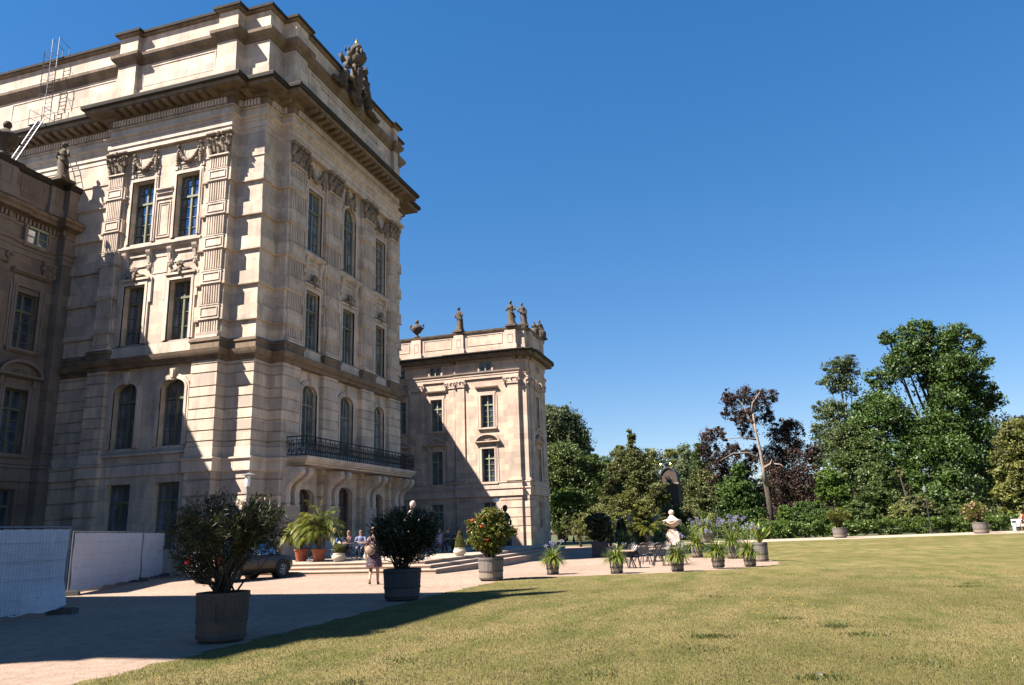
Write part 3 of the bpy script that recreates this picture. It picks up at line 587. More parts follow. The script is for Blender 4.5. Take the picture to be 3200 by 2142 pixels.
for s_ in (-1, 1):                        # supporters: a beast on each side, rearing towards the shield
    x = c[0]+s_*1.75
    mb.tube([(x+s_*.9, c[1], 29.9), (x+s_*.7, c[1], 30.5), (x+s_*.25, c[1], 31.2), (x-s_*.1, c[1], 31.9), (x-s_*.1, c[1], 32.5)], [.2, .34, .36, .3, .22], 9)
    mb.ball((x-s_*.25, c[1]-.1, 32.75), (.3, .22, .26), 8, 6, .1); mb.tube([(x-s_*.4, c[1], 32.7), (x-s_*.85, c[1], 32.5)], [.2, .1], 6)
    for q in (-.12, .14): mb.tube([(x-s_*.1, c[1]+q, 33.0), (x, c[1]+q, 33.35)], [.09, .02], 5)
    mb.tube([(x, c[1], 31.7), (x-s_*.6, c[1]-.2, 31.9), (x-s_*1.0, c[1]-.2, 31.5)], [.13, .1, .08], 6); mb.tube([(x+s_*.2, c[1], 31.0), (x-s_*.5, c[1]-.3, 30.9), (x-s_*.9, c[1]-.3, 30.4)], [.17, .13, .09], 6)
    mb.tube([(x+s_*.5, c[1], 31.9), (x+s_*.95, c[1]+.1, 32.3), (x+s_*.6, c[1]+.1, 32.6)], [.2, .15, .04], 6)
    [mb.ball((x+s_*(.5+q*.27), c[1]-.1, 30.12-.03*q+.06*math.sin(q*2)), (.2, .2, .26-.015*q), 6, 5, .3) for q in range(8)]
mb.v = [(c[0]+(x-c[0])*.72, y, z) for x, y, z in mb.v]
cr = part(mb, 'coat_of_arms', M['statue'], smooth=True)
mb = MB(); mb.lathe([(.05, 34.2), (.13, 34.3), (.13, 34.42), (.04, 34.52), (.03, 34.7)], (c[0], c[1], 0), 10); part(mb, 'gilded_finial', M['gold'], cr, True)
# ---- far wing, low ranges and the near wing (mirror image, out of frame, throws the shadow)
def mx(path, f): return [(82.4-x, y) for x, y in path][::-1] if f else path
WPL = [(74.95, 37.1), (74.95, 29.25), (74.75, 29.25), (74.75, 22.1), (75.05, 22.1), (75.05, 21.35), (76.0, 21.35), (76.0, 21.15), (81.7, 21.15), (81.7, 21.35), (82.7, 21.35), (82.7, 60)]
WCORN = [(0, 17.2), (.05, 17.22), (.05, 17.5), (.1, 17.53), (.1, 17.75), (.2, 17.82), (.24, 17.95), (.02, 18.0), (.02, 18.75), (.12, 18.85), (.12, 18.95)]
WC2 = [(.1, 18.94), (.1, 19.25), (.3, 19.32), (.75, 19.36), (.75, 19.55), (.9, 19.65)]; WC3 = [(.9, 19.64), (1.02, 19.85), (1.02, 19.95), (.3, 20.05), (-.3, 20.1)]
WATT = [(.06, 20.0), (.06, 20.55), (0, 20.6), (0, 22.2)]; WCAP = [(0, 22.18), (.1, 22.22), (.16, 22.36), (.2, 22.5), (-.5, 22.55)]
GR = rust(-.5, 4.9, [1.86, 2.74, 3.66, 4.45], .03, .035); WL = [(0, 4.88), (.08, 4.9), (.08, 5.55), (.16, 5.62), (.16, 5.75), (.04, 5.8), (.04, 6.2), (.1, 6.24), (.1, 6.34), (0, 6.38)]
for nm, f in (('far', 0), ('near', 1)):
    W_ = mx(WPL, f); m_ = MB(); m_.sweep(W_, WATT); part(m_, 'parapet_wall', M['stone_w'])
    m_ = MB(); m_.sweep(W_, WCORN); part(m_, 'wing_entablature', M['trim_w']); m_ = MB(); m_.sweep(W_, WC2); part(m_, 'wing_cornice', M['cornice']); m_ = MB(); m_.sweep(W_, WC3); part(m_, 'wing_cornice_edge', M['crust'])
    m_ = MB(); m_.sweep(W_, WCAP); part(m_, 'wing_parapet_cap', M['cornice'])
    m_ = MB(); RP = mx([(75.1, 58), (75.1, 28.9), (82.5, 28.9), (82.5, 58)], f); m_.sweep(RP, [(-.2, 22.3), (-3.6, 23.6)]); part(m_, 'roof', M['tile'])
Nw = mx(WPL, 1); m_ = MB(); m_.sweep(Nw, GR); m_.sweep(Nw, WL); m_.sweep(Nw, [(0, 6.3), (0, 17.25)]); m_.sweep(Nw, [(0, -.5), (0, -.4)]); part(m_, 'near_wing_wall', M['stone_w'])
m_ = MB(); m_.sweep([(-.3, 60), (7.7, 60)][::-1], [(0, -.5), (0, 22)]); m_.sweep([(82.7, 60), (74.7, 60)], [(0, -.5), (0, 22)]); part(m_, 'rear_wall', M['stone_w'])
# far wing walls
EU = [(78.2, 79.4)]
WB = [(-26.35, -24.95), (-32.15, -30.8), (-36.4, -35.05)]
def W4(a, b): return [(a, b, 1.6, 4.3, 0), (a, b, 6.35, 9.78, 0), (a, b, 12.0, 15.4, 0), (a+.02, b-.02, 17.85, 18.95, 0)]
m_ = MB(); spans = [(WF, -28.15, -23.6, 0), (WF, -33.05, -30.25, 1), (WF, -37.1, -34.6, 2)]
FWD = Fr((74.9, 0, 0), (0, -1, 0), (-1, 0, 0))
Hs = []
WFa = Fr((74.85, 0, 0), (0, -1, 0), (-1, 0, 0)); WFb = Fr((75.05, 0, 0), (0, -1, 0), (-1, 0, 0)); EFa = Fr((0, 21.3, 0), (1, 0, 0), (0, -1, 0))
def wingwall(fr, ua, ub, cols):
    hs = [h for c_ in cols for h in W4(*c_)]; top = [h for h in hs if h[2] > 17]
    holewall(m_, fr, ua, ub, 6.3, 17.25, [h for h in hs if 6 < h[2] < 17], .35)
    holewall(m_, fr, ua, ub, -.5, 4.92, [h for h in hs if h[2] < 4], .35)
    return hs
WINS = []
for fr, ua, ub, cols in ((WFa, -29.25, -22.1, [WB[0]]), (WFb, -37.1, -29.25, WB[1:]), (EFa, 76.0, 81.7, EU)):
    WINS += [(fr, h) for h in wingwall(fr, ua, ub, cols)]
# corner strip and side returns
m_.sweep([(74.85, 22.1), (75.05, 22.1), (75.05, 21.35), (76.0, 21.35), (76.0, 21.3)], [(0, -.5), (0, 17.25)]); m_.sweep([(81.7, 21.3), (81.7, 21.35), (82.7, 21.35), (82.7, 60)], [(0, -.5), (0, 17.25)]); m_.sweep([(75.05, 29.25), (74.85, 29.25)], [(0, -.5), (0, 17.25)])
part(m_, 'wing_wall', M['stone_w'])
m_ = MB(); m_.sweep(WPL, WL); part(m_, 'wing_plinth_course', M['trim_w'])
# rustication of the ground storey between the openings
m_ = MB(); JZ = [-.5, 1.86, 2.74, 3.66, 4.45, 4.88]
def rustblk(fr, a, b, d=.06):
    for z0, z1 in zip(JZ, JZ[1:]): m_.fb(fr, a, b, 0, d, z0+.04, z1-.04)
for a_ in ((WFa, -24.5, -22.15), (WFa, -29.2, -26.8), (WFb, -30.4, -29.3), (WFb, -34.7, -32.5), (WFb, -22.05, -21.4), (EFa, 76.05, 77.8), (EFa, 79.8, 81.65), (EF, 75.1, 75.95)): m_ = MB(); rustblk(*a_); part(m_, 'rusticated_wall', M['stone_w'])
def wing_bay(fr, a, b, seg, tb, cb, top=True):
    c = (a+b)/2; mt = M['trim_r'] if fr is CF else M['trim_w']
    def sur(z0, z1, e, d):
        tb.fb(fr, a-e, b+e, 0, d, z1, z1+e); tb.fb(fr, a-e, a, 0, d, z0-.05, z1); tb.fb(fr, b, b+e, 0, d, z0-.05, z1)
    for z0, z1 in ((6.35, 9.78), (12.0, 15.4)):
        sur(z0, z1, .25, .06); sur(z0, z1, .14, .1); tb.fb(fr, a-.35, b+.35, 0, .22, z0-.2, z0-.05); tb.fb(fr, a-.3, b+.3, 0, .12, z0-.28, z0-.2)
        tb.fb(fr, a-.42, a-.3, 0, .05, z0, z1); tb.fb(fr, b+.3, b+.42, 0, .05, z0, z1); flush(tb, 'window_surround', mt)
    tb.fb(fr, a-.3, b+.3, 0, .07, 15.65, 16.0); tb.prism([(0, 16.05), (.12, 16.08), (.3, 16.2), (.34, 16.3), (0, 16.38)], fr, a-.5, b+.5); flush(tb, 'window_hood', mt)
    if seg:
        A = arc(a-.65, b+.65, 10.45, 11.35, 10); B = arc(a-.5, b+.5, 10.5, 11.18, 10)
        for i in range(10): tb.fpoly([A[i], A[i+1], B[i+1], B[i]], fr, 0, .38)
        tb.fpoly([(a-.4, 10.5)]+B[1:-1]+[(b+.4, 10.5)], fr, 0, .08)
        for i in range(-2, 3): tb.tube([P(fr, c+i*.05, .12, 10.6), P(fr, c+i*.17, .16, 10.85-.03*abs(i)), P(fr, c+i*.24, .1, 10.62)], .05, 5)
    else:
        tb.fpoly([(a-.65, 10.45), (b+.65, 10.45), (b+.65, 10.6), (c, 11.3), (a-.65, 10.6)], fr, 0, .12); tb.prism([(0, 10.5), (.38, 10.55), (.38, 10.68), (0, 10.7)], fr, c, c)
        for s_ in (-1, 1): tb.fpoly([(c, 11.32), (c, 11.15), (c+s_*((b-a)/2+.62), 10.55), (c+s_*((b-a)/2+.68), 10.7)], fr, 0, .38)
    tb.prism([(0, 10.35), (.2, 10.38), (.36, 10.45), (.36, 10.55), (0, 10.6)], fr, a-.65, b+.65)
    for u in (a-.3, b+.3): tb.prism([(0, 9.9), (.1, 9.95), (.2, 10.35), (0, 10.38)], fr, u-.09, u+.09)
    flush(tb, 'pediment', mt)
    if top:
        tb.fb(fr, a-.12, b+.12, 0, .22, 17.72, 17.85); tb.fb(fr, a-.14, a, .0, .28, 17.85, 18.95); tb.fb(fr, b, b+.14, .0, .28, 17.85, 18.95)
        cb.fb(fr, a+.01, b-.01, .02, .16, 17.86, 18.94); flush(tb, 'mezzanine_frame', mt); flush(cb, 'mezzanine_opening', M['darkglass'])
tb = MB(); cb = MB()
wing_bay(WFa, *WB[0], True, tb, cb); wing_bay(WFb, *WB[1], False, tb, cb); wing_bay(WFb, *WB[2], False, tb, cb); wing_bay(EFa, *EU[0], True, tb, cb)
for fr, (a, b, z0, z1, r) in WINS:
    if z0 > 17: window(Fr((fr.o[0]-.17*abs(fr.n[0]), fr.o[1]-.17*abs(fr.n[1]), 0), fr.u, fr.n), a+.02, b-.02, z0+.02, z1-.02, 0, rows=2, tr=.95, depth=0, mat='wframe', t=.05)
    else: window(fr, a, b, z0, z1, 0, rows=4 if z0 > 6 else 2, tr=.70, depth=.33, mat='wframe', t=.05)
def ionic(fr, a, b, o, k, z=16.45):
    k.fb(fr, a-.02, b+.02, 0, o+.1, z, z+.16); k.fb(fr, a-.12, b+.12, 0, o+.2, z+.58, z+.74); k.fb(fr, a-.05, b+.05, 0, o+.12, z+.16, z+.58)
    for u in (a-.02, b+.02):
        s_ = 1 if u > (a+b)/2 else -1
        pts = [P(fr, u-s_*.02+.24*math.cos(q*.6)*(1-q*.065), o+.2, z+.36+.24*math.sin(q*.6)*(1-q*.065)) for q in range(13)]; k.tube(pts, .045, 5); k.tube([P(fr, u, 0, z+.36), P(fr, u, o+.17, z+.36)], .2, 10); k.ball(P(fr, u, o+.14, z+.02), (.1, .1, .16), 6, 4)
    k.ball(P(fr, (a+b)/2, o+.16, z+.5), (.12, .1, .16), 6, 5, .2)
def wpil(fr, a, b, o=.12):
    q = MB(); q.fb(fr, a, b, 0, o, 6.6, 17.2); q.prism([(0, 6.35), (o+.14, 6.38), (o+.14, 6.5), (o+.05, 6.62), (0, 6.66)], fr, a-.1, b+.1); part(q, 'wing_pilaster', M['stone_w'])
    k = MB(); ionic(fr, a, b, o, k); part(k, 'ionic_capital', M['trim_w'])
wpil(WFa, -23.6, -22.15); wpil(WFa, -29.2, -28.15); wpil(WFb, -30.3, -29.32); wpil(WFb, -34.6, -33.05); wpil(EFa, 76.05, 77.3); wpil(EFa, 80.4, 81.65); wpil(EF, 75.1, 75.9, .06)
def watt(fr, lst, k):
    for a, b in lst: k.fb(fr, a, b, 0, .16, 20.1, 21.87 if fr.o[1] > 36 else 22.2); k.fb(fr, a-.12, b+.12, 0, .3, 20.1, 20.62)
    for (a, b) in lst: panel(k, fr, a+.3, b-.3, 20.8, 21.75, .16, .05, .03)
    flush(k, 'parapet_pier', M['trim_r'] if fr.o[1] > 36 else M['trim_w'])
k = MB(); WA0 = Fr((74.75, 0, 0), (0, -1, 0), (-1, 0, 0)); WA1 = Fr((74.95, 0, 0), (0, -1, 0), (-1, 0, 0)); WE = Fr((0, 21.15, 0), (1, 0, 0), (0, -1, 0))
watt(WA0, [(-23.4, -22.2), (-29.2, -28.1)], k); watt(WA1, [(-34.3, -33.2)], k); watt(WE, [(76.05, 77.2), (80.5, 81.65)], k)
panel(k, WA0, -27.8, -23.7, 20.85, 22.0, 0, .06, .04); flush(k, 'parapet_panel', M['trim_w']); panel(k, WA1, -32.9, -29.6, 20.85, 22.0, 0, .06, .04); flush(k, 'parapet_panel', M['trim_w']); panel(k, WA1, -36.9, -34.6, 20.85, 22.0, 0, .06, .04)
flush(k, 'parapet_panel', M['trim_w'])
k = MB(); VW = [(74.95, 37.1)]+WPL[1:9]; along(VW, lambda fr, u: k.fb(fr, u-.07, u+.07, .1, .24, 18.97, 19.26), .26, .14, .24, lambda: flush(k, 'dentil_row', M['trim_w']))
# ---- low range beside the block (near side, in shade) and its twin behind
CP = [(7.7, 37.1), (26.9, 37.1), (27.05, 36.98), (29.0, 36.98), (29.15, 37.1), (31.9, 37.1), (31.9, 36.5), (32.9, 36.5), (32.9, 37.5)]; CP = [(7.7, 37.1), (27.2, 37.1), (27.2, 36.95), (28.9, 36.95), (28.9, 37.1), (31.9, 37.1), (31.9, 36.55), (32.8, 36.55)]
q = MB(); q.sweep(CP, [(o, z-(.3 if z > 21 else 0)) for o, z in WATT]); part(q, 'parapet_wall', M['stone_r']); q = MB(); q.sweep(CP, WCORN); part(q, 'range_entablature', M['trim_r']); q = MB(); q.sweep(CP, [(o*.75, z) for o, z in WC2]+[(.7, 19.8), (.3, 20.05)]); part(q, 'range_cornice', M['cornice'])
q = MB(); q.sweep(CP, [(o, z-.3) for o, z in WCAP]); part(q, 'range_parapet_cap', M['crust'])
q = MB(); q.box(7.7, 32.6, 37.3, 58, 21.0, 21.15); q.box(49.9, 75, 37.3, 58, 21.2, 21.4); part(q, 'flat_roof', M['lead'])
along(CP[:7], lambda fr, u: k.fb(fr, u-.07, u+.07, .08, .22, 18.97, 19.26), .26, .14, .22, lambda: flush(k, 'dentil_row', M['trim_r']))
CB = [(29.75, 31.1), (24.3, 25.65)]; hs = []
for a, b in CB: hs += [(a, b, 1.6, 4.5, 0), (a, b, 6.35, 9.75, 0), (a, b, 11.85, 15.1, 0), (a, b, 17.35, 18.5, 0)]
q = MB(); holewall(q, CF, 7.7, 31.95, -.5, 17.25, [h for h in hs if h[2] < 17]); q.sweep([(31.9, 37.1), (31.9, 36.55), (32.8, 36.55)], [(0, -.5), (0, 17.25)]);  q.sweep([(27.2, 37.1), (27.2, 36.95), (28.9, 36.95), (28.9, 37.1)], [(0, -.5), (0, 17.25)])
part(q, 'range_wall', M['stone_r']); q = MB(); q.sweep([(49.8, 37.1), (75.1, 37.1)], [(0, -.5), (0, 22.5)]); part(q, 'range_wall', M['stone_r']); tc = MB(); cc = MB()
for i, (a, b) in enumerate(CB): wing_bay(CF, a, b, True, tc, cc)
for (a, b, z0, z1, r) in hs:
    if z0 > 17: window(Fr((0, 36.93, 0), (1, 0, 0), (0, -1, 0)), a+.02, b-.02, 17.87, 18.93, 0, rows=2, tr=.9, depth=0, mat='wframe', t=.05)
    else: window(CF, a, b, z0, z1, 0, rows=4 if z0 > 6 else 2, tr=.70, depth=.4)
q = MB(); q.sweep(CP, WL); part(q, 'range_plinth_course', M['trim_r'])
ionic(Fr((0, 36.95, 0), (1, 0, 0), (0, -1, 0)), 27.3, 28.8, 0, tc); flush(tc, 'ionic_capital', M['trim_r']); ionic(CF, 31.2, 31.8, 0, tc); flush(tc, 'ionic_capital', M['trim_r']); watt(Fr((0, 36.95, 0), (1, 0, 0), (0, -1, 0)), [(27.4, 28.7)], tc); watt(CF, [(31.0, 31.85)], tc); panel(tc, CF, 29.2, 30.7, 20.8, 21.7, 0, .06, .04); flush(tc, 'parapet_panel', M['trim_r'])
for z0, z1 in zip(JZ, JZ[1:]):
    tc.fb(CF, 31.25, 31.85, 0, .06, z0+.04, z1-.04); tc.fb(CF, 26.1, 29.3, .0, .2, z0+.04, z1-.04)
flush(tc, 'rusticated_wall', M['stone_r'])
# ================================================================ terrace
terr = tag(empty('terrace', (41.2, 18, 0)), 'raised stone terrace with three steps below the garden front of the central block', 'terrace')
def tpart(mb, name, mat): o = mb.obj(name, mat, terr); o.location = (-41.2, -18, 0); return o
for i in range(3):
    g = MB(); x0 = 29.0+.42*i; y0 = 12.25+.42*i; x1 = 82.4-x0; z = .15*(i+1); ya = 23.75
    prof = [(0, z-.155 if i else -.3), (0, z-.06), (.035, z-.045), (.035, z-.01), (.02, z), (-.6, z)]
    g.sweep([(x0+.035, ya), (x0+.035, y0+.035), (x1-.035, y0+.035), (x1-.035, ya)], prof); tpart(g, 'step', M['step'])
g = MB(); g.v = [(30.3, 13.5, .454), (52.1, 13.5, .454), (52.1, 23.8, .454), (30.3, 23.8, .454)]; g.v = [(30.1, 13.4, .4475), (52.3, 13.4, .4475), (52.3, 23.8, .4475), (30.1, 23.8, .4475)]; g.f = [(0, 1, 2, 3)]
tpart(g, 'paving', stone('terrace_paving', (.30, .26, .22), blocks=False, dark=.3, crust=(.26, .22, .18), crust_amt=.2))
# ================================================================ roof sculpture
def statue(name, loc, h, face, label, mat='statue', arm=0, lean=0, seat=False, group='statues on the parapets'):
    m = MB(); n = 18; s = h/2.0; V = []
    prof = [(0, .36, .30), (.05, .34, .29), (.25, .27, .24), (.55, .25, .22), (.8, .245, .215), (.98, .24, .2), (1.1, .2, .165), (1.25, .19, .15), (1.4, .23, .155), (1.5, .25, .15), (1.56, .2, .12), (1.62, .075, .075), (1.68, .06, .065)]
    if seat: prof = [(0, .42, .42), (.1, .42, .42), (.45, .42, .45), (.62, .4, .38), (.75, .26, .2), (.9, .2, .16), (1.05, .24, .16), (1.16, .24, .15), (1.24, .16, .11), (1.3, .07, .07)]
    for j, (z, a, b) in enumerate(prof):
        sway = .06*math.sin(z*2.2+arm)
        for i in range(n):
            th = 2*math.pi*i/n; fold = 1+(.12*math.sin(5*th+z*3+arm)+.07*math.sin(9*th-z*5))*(1-z/1.7)
            V.append(((a*math.cos(th)*fold+sway)*s, (b*math.sin(th)*fold+lean*z*.05)*s, z*s))
    k = len(prof); m.add(V, [(j*n+i, j*n+(i+1) % n, (j+1)*n+(i+1) % n, (j+1)*n+i) for j in range(k-1) for i in range(n)]+[tuple(range(n-1, -1, -1)), tuple((k-1)*n+i for i in range(n))])
    zt = prof[-1][0]; sw = .06*math.sin(zt*2.2+arm)
    m.ball(((sw-.02)*s, -.03*s, (zt+.12)*s), (.095*s, .11*s, .14*s), 10, 7, .03); m.ball((sw*s, .04*s, (zt+.17)*s), (.105*s, .11*s, .11*s), 8, 6, .08); m.ball(((sw-.02)*s, -.14*s, (zt+.1)*s), (.02*s, .03*s, .03*s), 5, 4)
    sh = zt-.2; a1 = [(-.23, 0, sh), (-.33, -.04, sh-.3), (-.12, -.24, sh-.42)]; a2 = [(.23, 0, sh), (.33, -.03, sh-.28), (.2, -.25, sh-.3)]
    if arm == 1: a2 = [(.23, 0, sh), (.36, .02, sh-.3), (.3, -.1, sh-.58)]
    if arm == 2: a1 = [(-.23, 0, sh), (-.36, -.02, sh-.25), (-.1, -.22, sh-.15)]
    for a in (a1, a2): m.tube([(x*s+sw*s, y*s, z*s) for x, y, z in a], [.085*s, .075*s, .05*s], 8); m.ball([c_*s for c_ in (a[-1][0]+sw, a[-1][1]-.04, a[-1][2])], .05*s, 6, 5)
    m.tube([(x*s, y*s, z*s) for x, y, z in ((-.24, .08, sh), (-.1, -.17, sh-.35), (.2, -.2, sh-.6), (.28, .05, sh-.9))], [.07*s, .08*s, .09*s, .06*s], 7)
    o = m.obj(name, M[mat], None, True, loc, face); tag(o, label, 'statue', group)
    b = MB(); b.box(-.42*s, .42*s, -.4*s, .4*s, -.16, .02); b.obj('statue_base', M[mat], o); return o
A_ = -math.pi/2
statue('statue', (74.95, 22.65, 22.72), 2.85, A_, 'taller dark draped statue with bent arm, left of the pair at the far wing corner', arm=2)
statue('statue', (75.4, 21.5, 22.72), 2.6, A_+.3, 'dark draped statue at the very corner of the far wing, right of its neighbour', arm=1)
statue('statue', (75.0, 28.65, 22.72), 2.85, A_-.2, 'dark draped statue standing alone between the roof urn and the corner of the far wing', arm=0)
sg = statue('seated_statue', (79.7, 21.4, 22.72), 1.9, A_+.5, 'dark crouching stone figure on the far wing, beside the taller seated one', seat=True, arm=2)
statue('seated_statue', (82.0, 21.4, 22.72), 2.9, A_+.9, 'dark seated stone figure looking up at the right end of the far wing', seat=True, arm=1)
statue('statue', (31.35, 36.7, 22.3), 2.5, A_, 'weathered statue of a draped figure with a child on the shaded low parapet', arm=2)
for (x, y, a) in ((7.2, 22.6, 0), (6.3, 21.5, 1)): statue('statue', (x, y, 22.72), 2.8, A_, 'dark draped statue on the parapet of the wing outside the picture', arm=a)
def urn(loc, s, label):
    m = MB(); m.lathe([(.32, 0), (.34, .12), (.2, .18), (.11, .32), (.18, .42), (.42, .62), (.55, .9), (.58, 1.05), (.5, 1.12), (.46, 1.2), (.3, 1.32), (.16, 1.42), (.1, 1.5)], n=18, wob=.03, k=9); m.ball((0, 0, 1.66), (.2, .2, .22), 10, 7)
    for a in (0, math.pi):
        c_, d_ = math.cos(a), math.sin(a); m.tube([(c_*.5, d_*.5, .8), (c_*.75, d_*.75, 1.0), (c_*.72, d_*.72, 1.28), (c_*.5, d_*.5, 1.25)], [.07, .06, .07, .05], 6); m.ball((c_*.66, d_*.66, 1.28), .12, 7, 5, .2)
    m.v = [(x*s, y*s, z*s) for x, y, z in m.v]; o = m.obj('stone_urn', M['statue'], None, True, loc, math.pi/2 if loc[0] > 50 else 0); tag(o, label, 'urn', 'stone urns on the parapets'); return o
urn((75.2, 33.8, 22.55), 1.13, 'black lidded stone urn with two handles on the far wing parapet'); urn((28.05, 37.2, 22.3), 1.15, 'black lidded stone urn on the shaded low parapet at the left edge')
# roof ladder
lad = tag(empty('roof_ladder', (32.2, 39.4, 26.5)), 'grey steel ladder with safety hoops climbing over the cornice to the attic top', 'ladder')
def lpart(mb, name): o = mb.obj(name, M['galv'], lad); o.location = (-32.2, -39.4, -26.5)
m = MB(); A = np.array((29.4, 38.6, 22.4)); B = np.array((31.35, 38.9, 26.7)); wv = np.array((.0, .24, 0))
for s_ in (-1, 1): m.tube([A+wv*s_, B+wv*s_], .035, 5)
for i in range(17): c_ = A+(B-A)*(i+.5)/17; m.tube([c_-wv, c_+wv], .02, 4)
lpart(m, 'slanted_ladder'); m = MB(); x = 32.1
for s_ in (-1, 1): m.tube([(x, 39.4+.27*s_, 26.5), (x, 39.4+.27*s_, 33.0), (x+.8, 39.4+.27*s_, 32.7), (x+.8, 39.4+.27*s_, 31.8)], .03, 5)
for i in range(20): m.tube([(x, 39.13, 26.7+i*.28), (x, 39.67, 26.7+i*.28)], .018, 4)
for z in (28.6, 29.6, 30.6, 31.6): m.tube([(x+.0, 39.4+.35*math.cos(a), z+0) if 0 else (x-.65*math.sin(a), 39.4+.38*math.cos(a), z) for a in np.linspace(0, math.pi, 9)], .018, 4)
for a in (.8, 1.57, 2.34): m.tube([(x-.65*math.sin(a), 39.4+.38*math.cos(a), 28.6), (x-.65*math.sin(a), 39.4+.38*math.cos(a), 31.6)], .015, 4)
lpart(m, 'caged_ladder'); m = MB(); m.box(31.3, 32.3, 39.0, 39.9, 26.5, 26.56)
for y in (38.9, 39.9): m.tube([(31.35, y, 26.5), (31.35, y, 27.6), (32.2, y, 27.6), (32.2, y, 26.5)], .025, 5); m.tube([(31.35, y, 27.05), (32.2, y, 27.05)], .02, 4)
lpart(m, 'landing')
# ================================================================ vegetation
cd_ = {}
def leafcloud(clumps, n, size, aspect=.6, flatz=1.0, shell=.35, up_bias=.3):
    """clumps: list of (centre, (rx,ry,rz)); n leaves per clump; returns rhombic leaves"""
    C = np.array([c for c, r in clumps], float); R_ = np.array([r for c, r in clumps], float); m = len(C)
    idx = np.repeat(np.arange(m), n); N = len(idx); d = RNG.normal(size=(N, 3)); d /= np.linalg.norm(d, axis=1)[:, None]
    rad = shell+(1-shell)*RNG.uniform(0, 1, N)**.5+np.abs(RNG.normal(0, .28, N)); p = C[idx]+d*R_[idx]*rad[:, None]
    nr = d*.8+RNG.normal(size=(N, 3))*.7; nr[:, 2] += up_bias; nr /= np.linalg.norm(nr, axis=1)[:, None]
    a = np.cross(nr, RNG.normal(size=(N, 3))); a /= np.linalg.norm(a, axis=1)[:, None]; b = np.cross(nr, a)
    s = size*RNG.uniform(.6, 1.35, N)[:, None]; a = a*s; b = b*s*aspect
    V = np.stack([p-a, p-b*.9-a*.1, p+a, p+b*.9+a*.15], 1).reshape(-1, 3); return V, np.arange(4*N).reshape(-1, 4)
def fill(blobs, dens, size, asp=.6):
    C = []; 
    for c, r in blobs:
        n = int(dens*(r[0]*r[1]+r[1]*r[2]+r[0]*r[2])/3); d = RNG.normal(size=(n, 3)); d /= np.linalg.norm(d, axis=1)[:, None]; q = RNG.uniform(.35, 1.12, n)**.7; w_ = .16*np.sin(d[:, 0:1]*7+c[1])+.12*np.sin(d[:, 1:2]*9+c[2]*2)+.1*np.sin(d[:, 2:3]*11)
        C.append(np.array(c)+d*np.array(r)*(q[:, None]+w_*.8))
    p = np.concatenate(C); N = len(p); nr = RNG.normal(size=(N, 3)); nr[:, 2] += .4; nr /= np.linalg.norm(nr, axis=1)[:, None]; a = np.cross(nr, RNG.normal(size=(N, 3))); a /= np.linalg.norm(a, axis=1)[:, None]; b = np.cross(nr, a); s = size*RNG.uniform(.5, 1.4, N)[:, None]; a *= s; b *= s*asp
    return np.stack([p-a, p-b, p+a, p+b], 1).reshape(-1, 3)
def clumpify(blobs, k, cr, flat=.7, lo=.35):
    """scatter k clumps of radius cr over the surface of every blob (c, r)"""
    out = []
    for (c, r) in blobs:
        vol = (r[0]*r[1]*r[2])**(1/3)
        for i in range(max(7, int(k*.13*(r[0]*r[1]+r[1]*r[2]+r[0]*r[2])/3/(cr*cr)))):
            d = RNG.normal(size=3); d /= np.linalg.norm(d)
            if d[2] < -.75: d[2] *= -1
            q = RNG.uniform(lo**2, 1.0)**.5; s = cr*RNG.uniform(.45, 1.3)*min(1.1, max(.4, vol/2.6)); e_ = RNG.uniform(.75, 1.5, 2); out.append((np.array(c)+d*np.array(r)*q*RNG.uniform(.9, 1.08), (s*e_[0], s*e_[1], s*flat)))
    return out
def pb(px, py, rx, ry, x, dy=None):       # blob from picture measures at plane x
    c = D(px, py, x); dep = c[0]*fw[0]+c[1]*fw[1]; k = dep/FPX; return (c, ((dy or rx*k*.8), rx*k, ry*k))
def tree(name, label, cat, blobs, mat, k=26, cr=.9, n=90, size=.2, under=[], dens=60, trunk=None, limbs=True, group=None, x=100, tr=.35, bark='bark', flat=.7, bare=[]):
    base = (trunk[0] if trunk else (blobs[0][0][0], blobs[0][0][1])); zb = -.25
    root = tag(empty(name, (base[0], base[1], zb)), label, cat, group)
    cl = clumpify(blobs, k*1.5, cr*.85, flat); V, F = leafcloud(cl, int(n*.7), size*.74); V = np.concatenate([V, fill(blobs, dens*(.2/size)**2, size*.74)]+([fill(under, dens*.8*(.2/size)**2, size*.8)] if under else [])); V = V-np.array([base[0], base[1], zb])
    V = V[np.repeat(V.reshape(-1, 4, 3)[:, :, 2].min(1) > .05, 4)]; arrmesh('crown', V, np.arange(len(V)).reshape(-1, 4), M[mat], root)
    m = MB(); top = max(blobs, key=lambda b: b[0][2]+b[1][2]*.3); B0 = np.array([base[0], base[1], zb])
    sp = [np.array((0, 0, 0.))]; tp = np.array(top[0])-B0
    sp = [np.array((0, 0, 0.)), tp*.25*np.array((.5, .5, 1.2)), tp*.55*np.array((.9, .9, 1)), tp]; m.tube(sp, [tr*1.25, tr, tr*.7, tr*.2], 8)
    if limbs:
        for (c, r) in blobs:
            e = np.array(c)-B0; s0 = sp[1]+(sp[2]-sp[1])*random.random(); mid = (s0+e)/2+np.array((0, 0, -.06))*np.linalg.norm(e-s0); m.tube([s0, mid, e+np.array((0, 0, r[2]*.4))], [tr*.5, tr*.32, tr*.08], 6)
            for q in range(4):
                d = RNG.normal(size=3); d /= np.linalg.norm(d); d[2] = abs(d[2]); m.tube([mid*.3+e*.7, e+d*np.array(r)*.8], [tr*.16, tr*.03], 4)
    m.obj('trunk', M[bark], root, True); return root
L = lambda *c: [tuple(np.array(q)*1.0) for q in c]
M['oakleaf'] = leafmat('oak_leaf', [(.026, .054, .010), (.04, .08, .015), (.058, .105, .02), (.03, .06, .013)], .2, .5, .25)
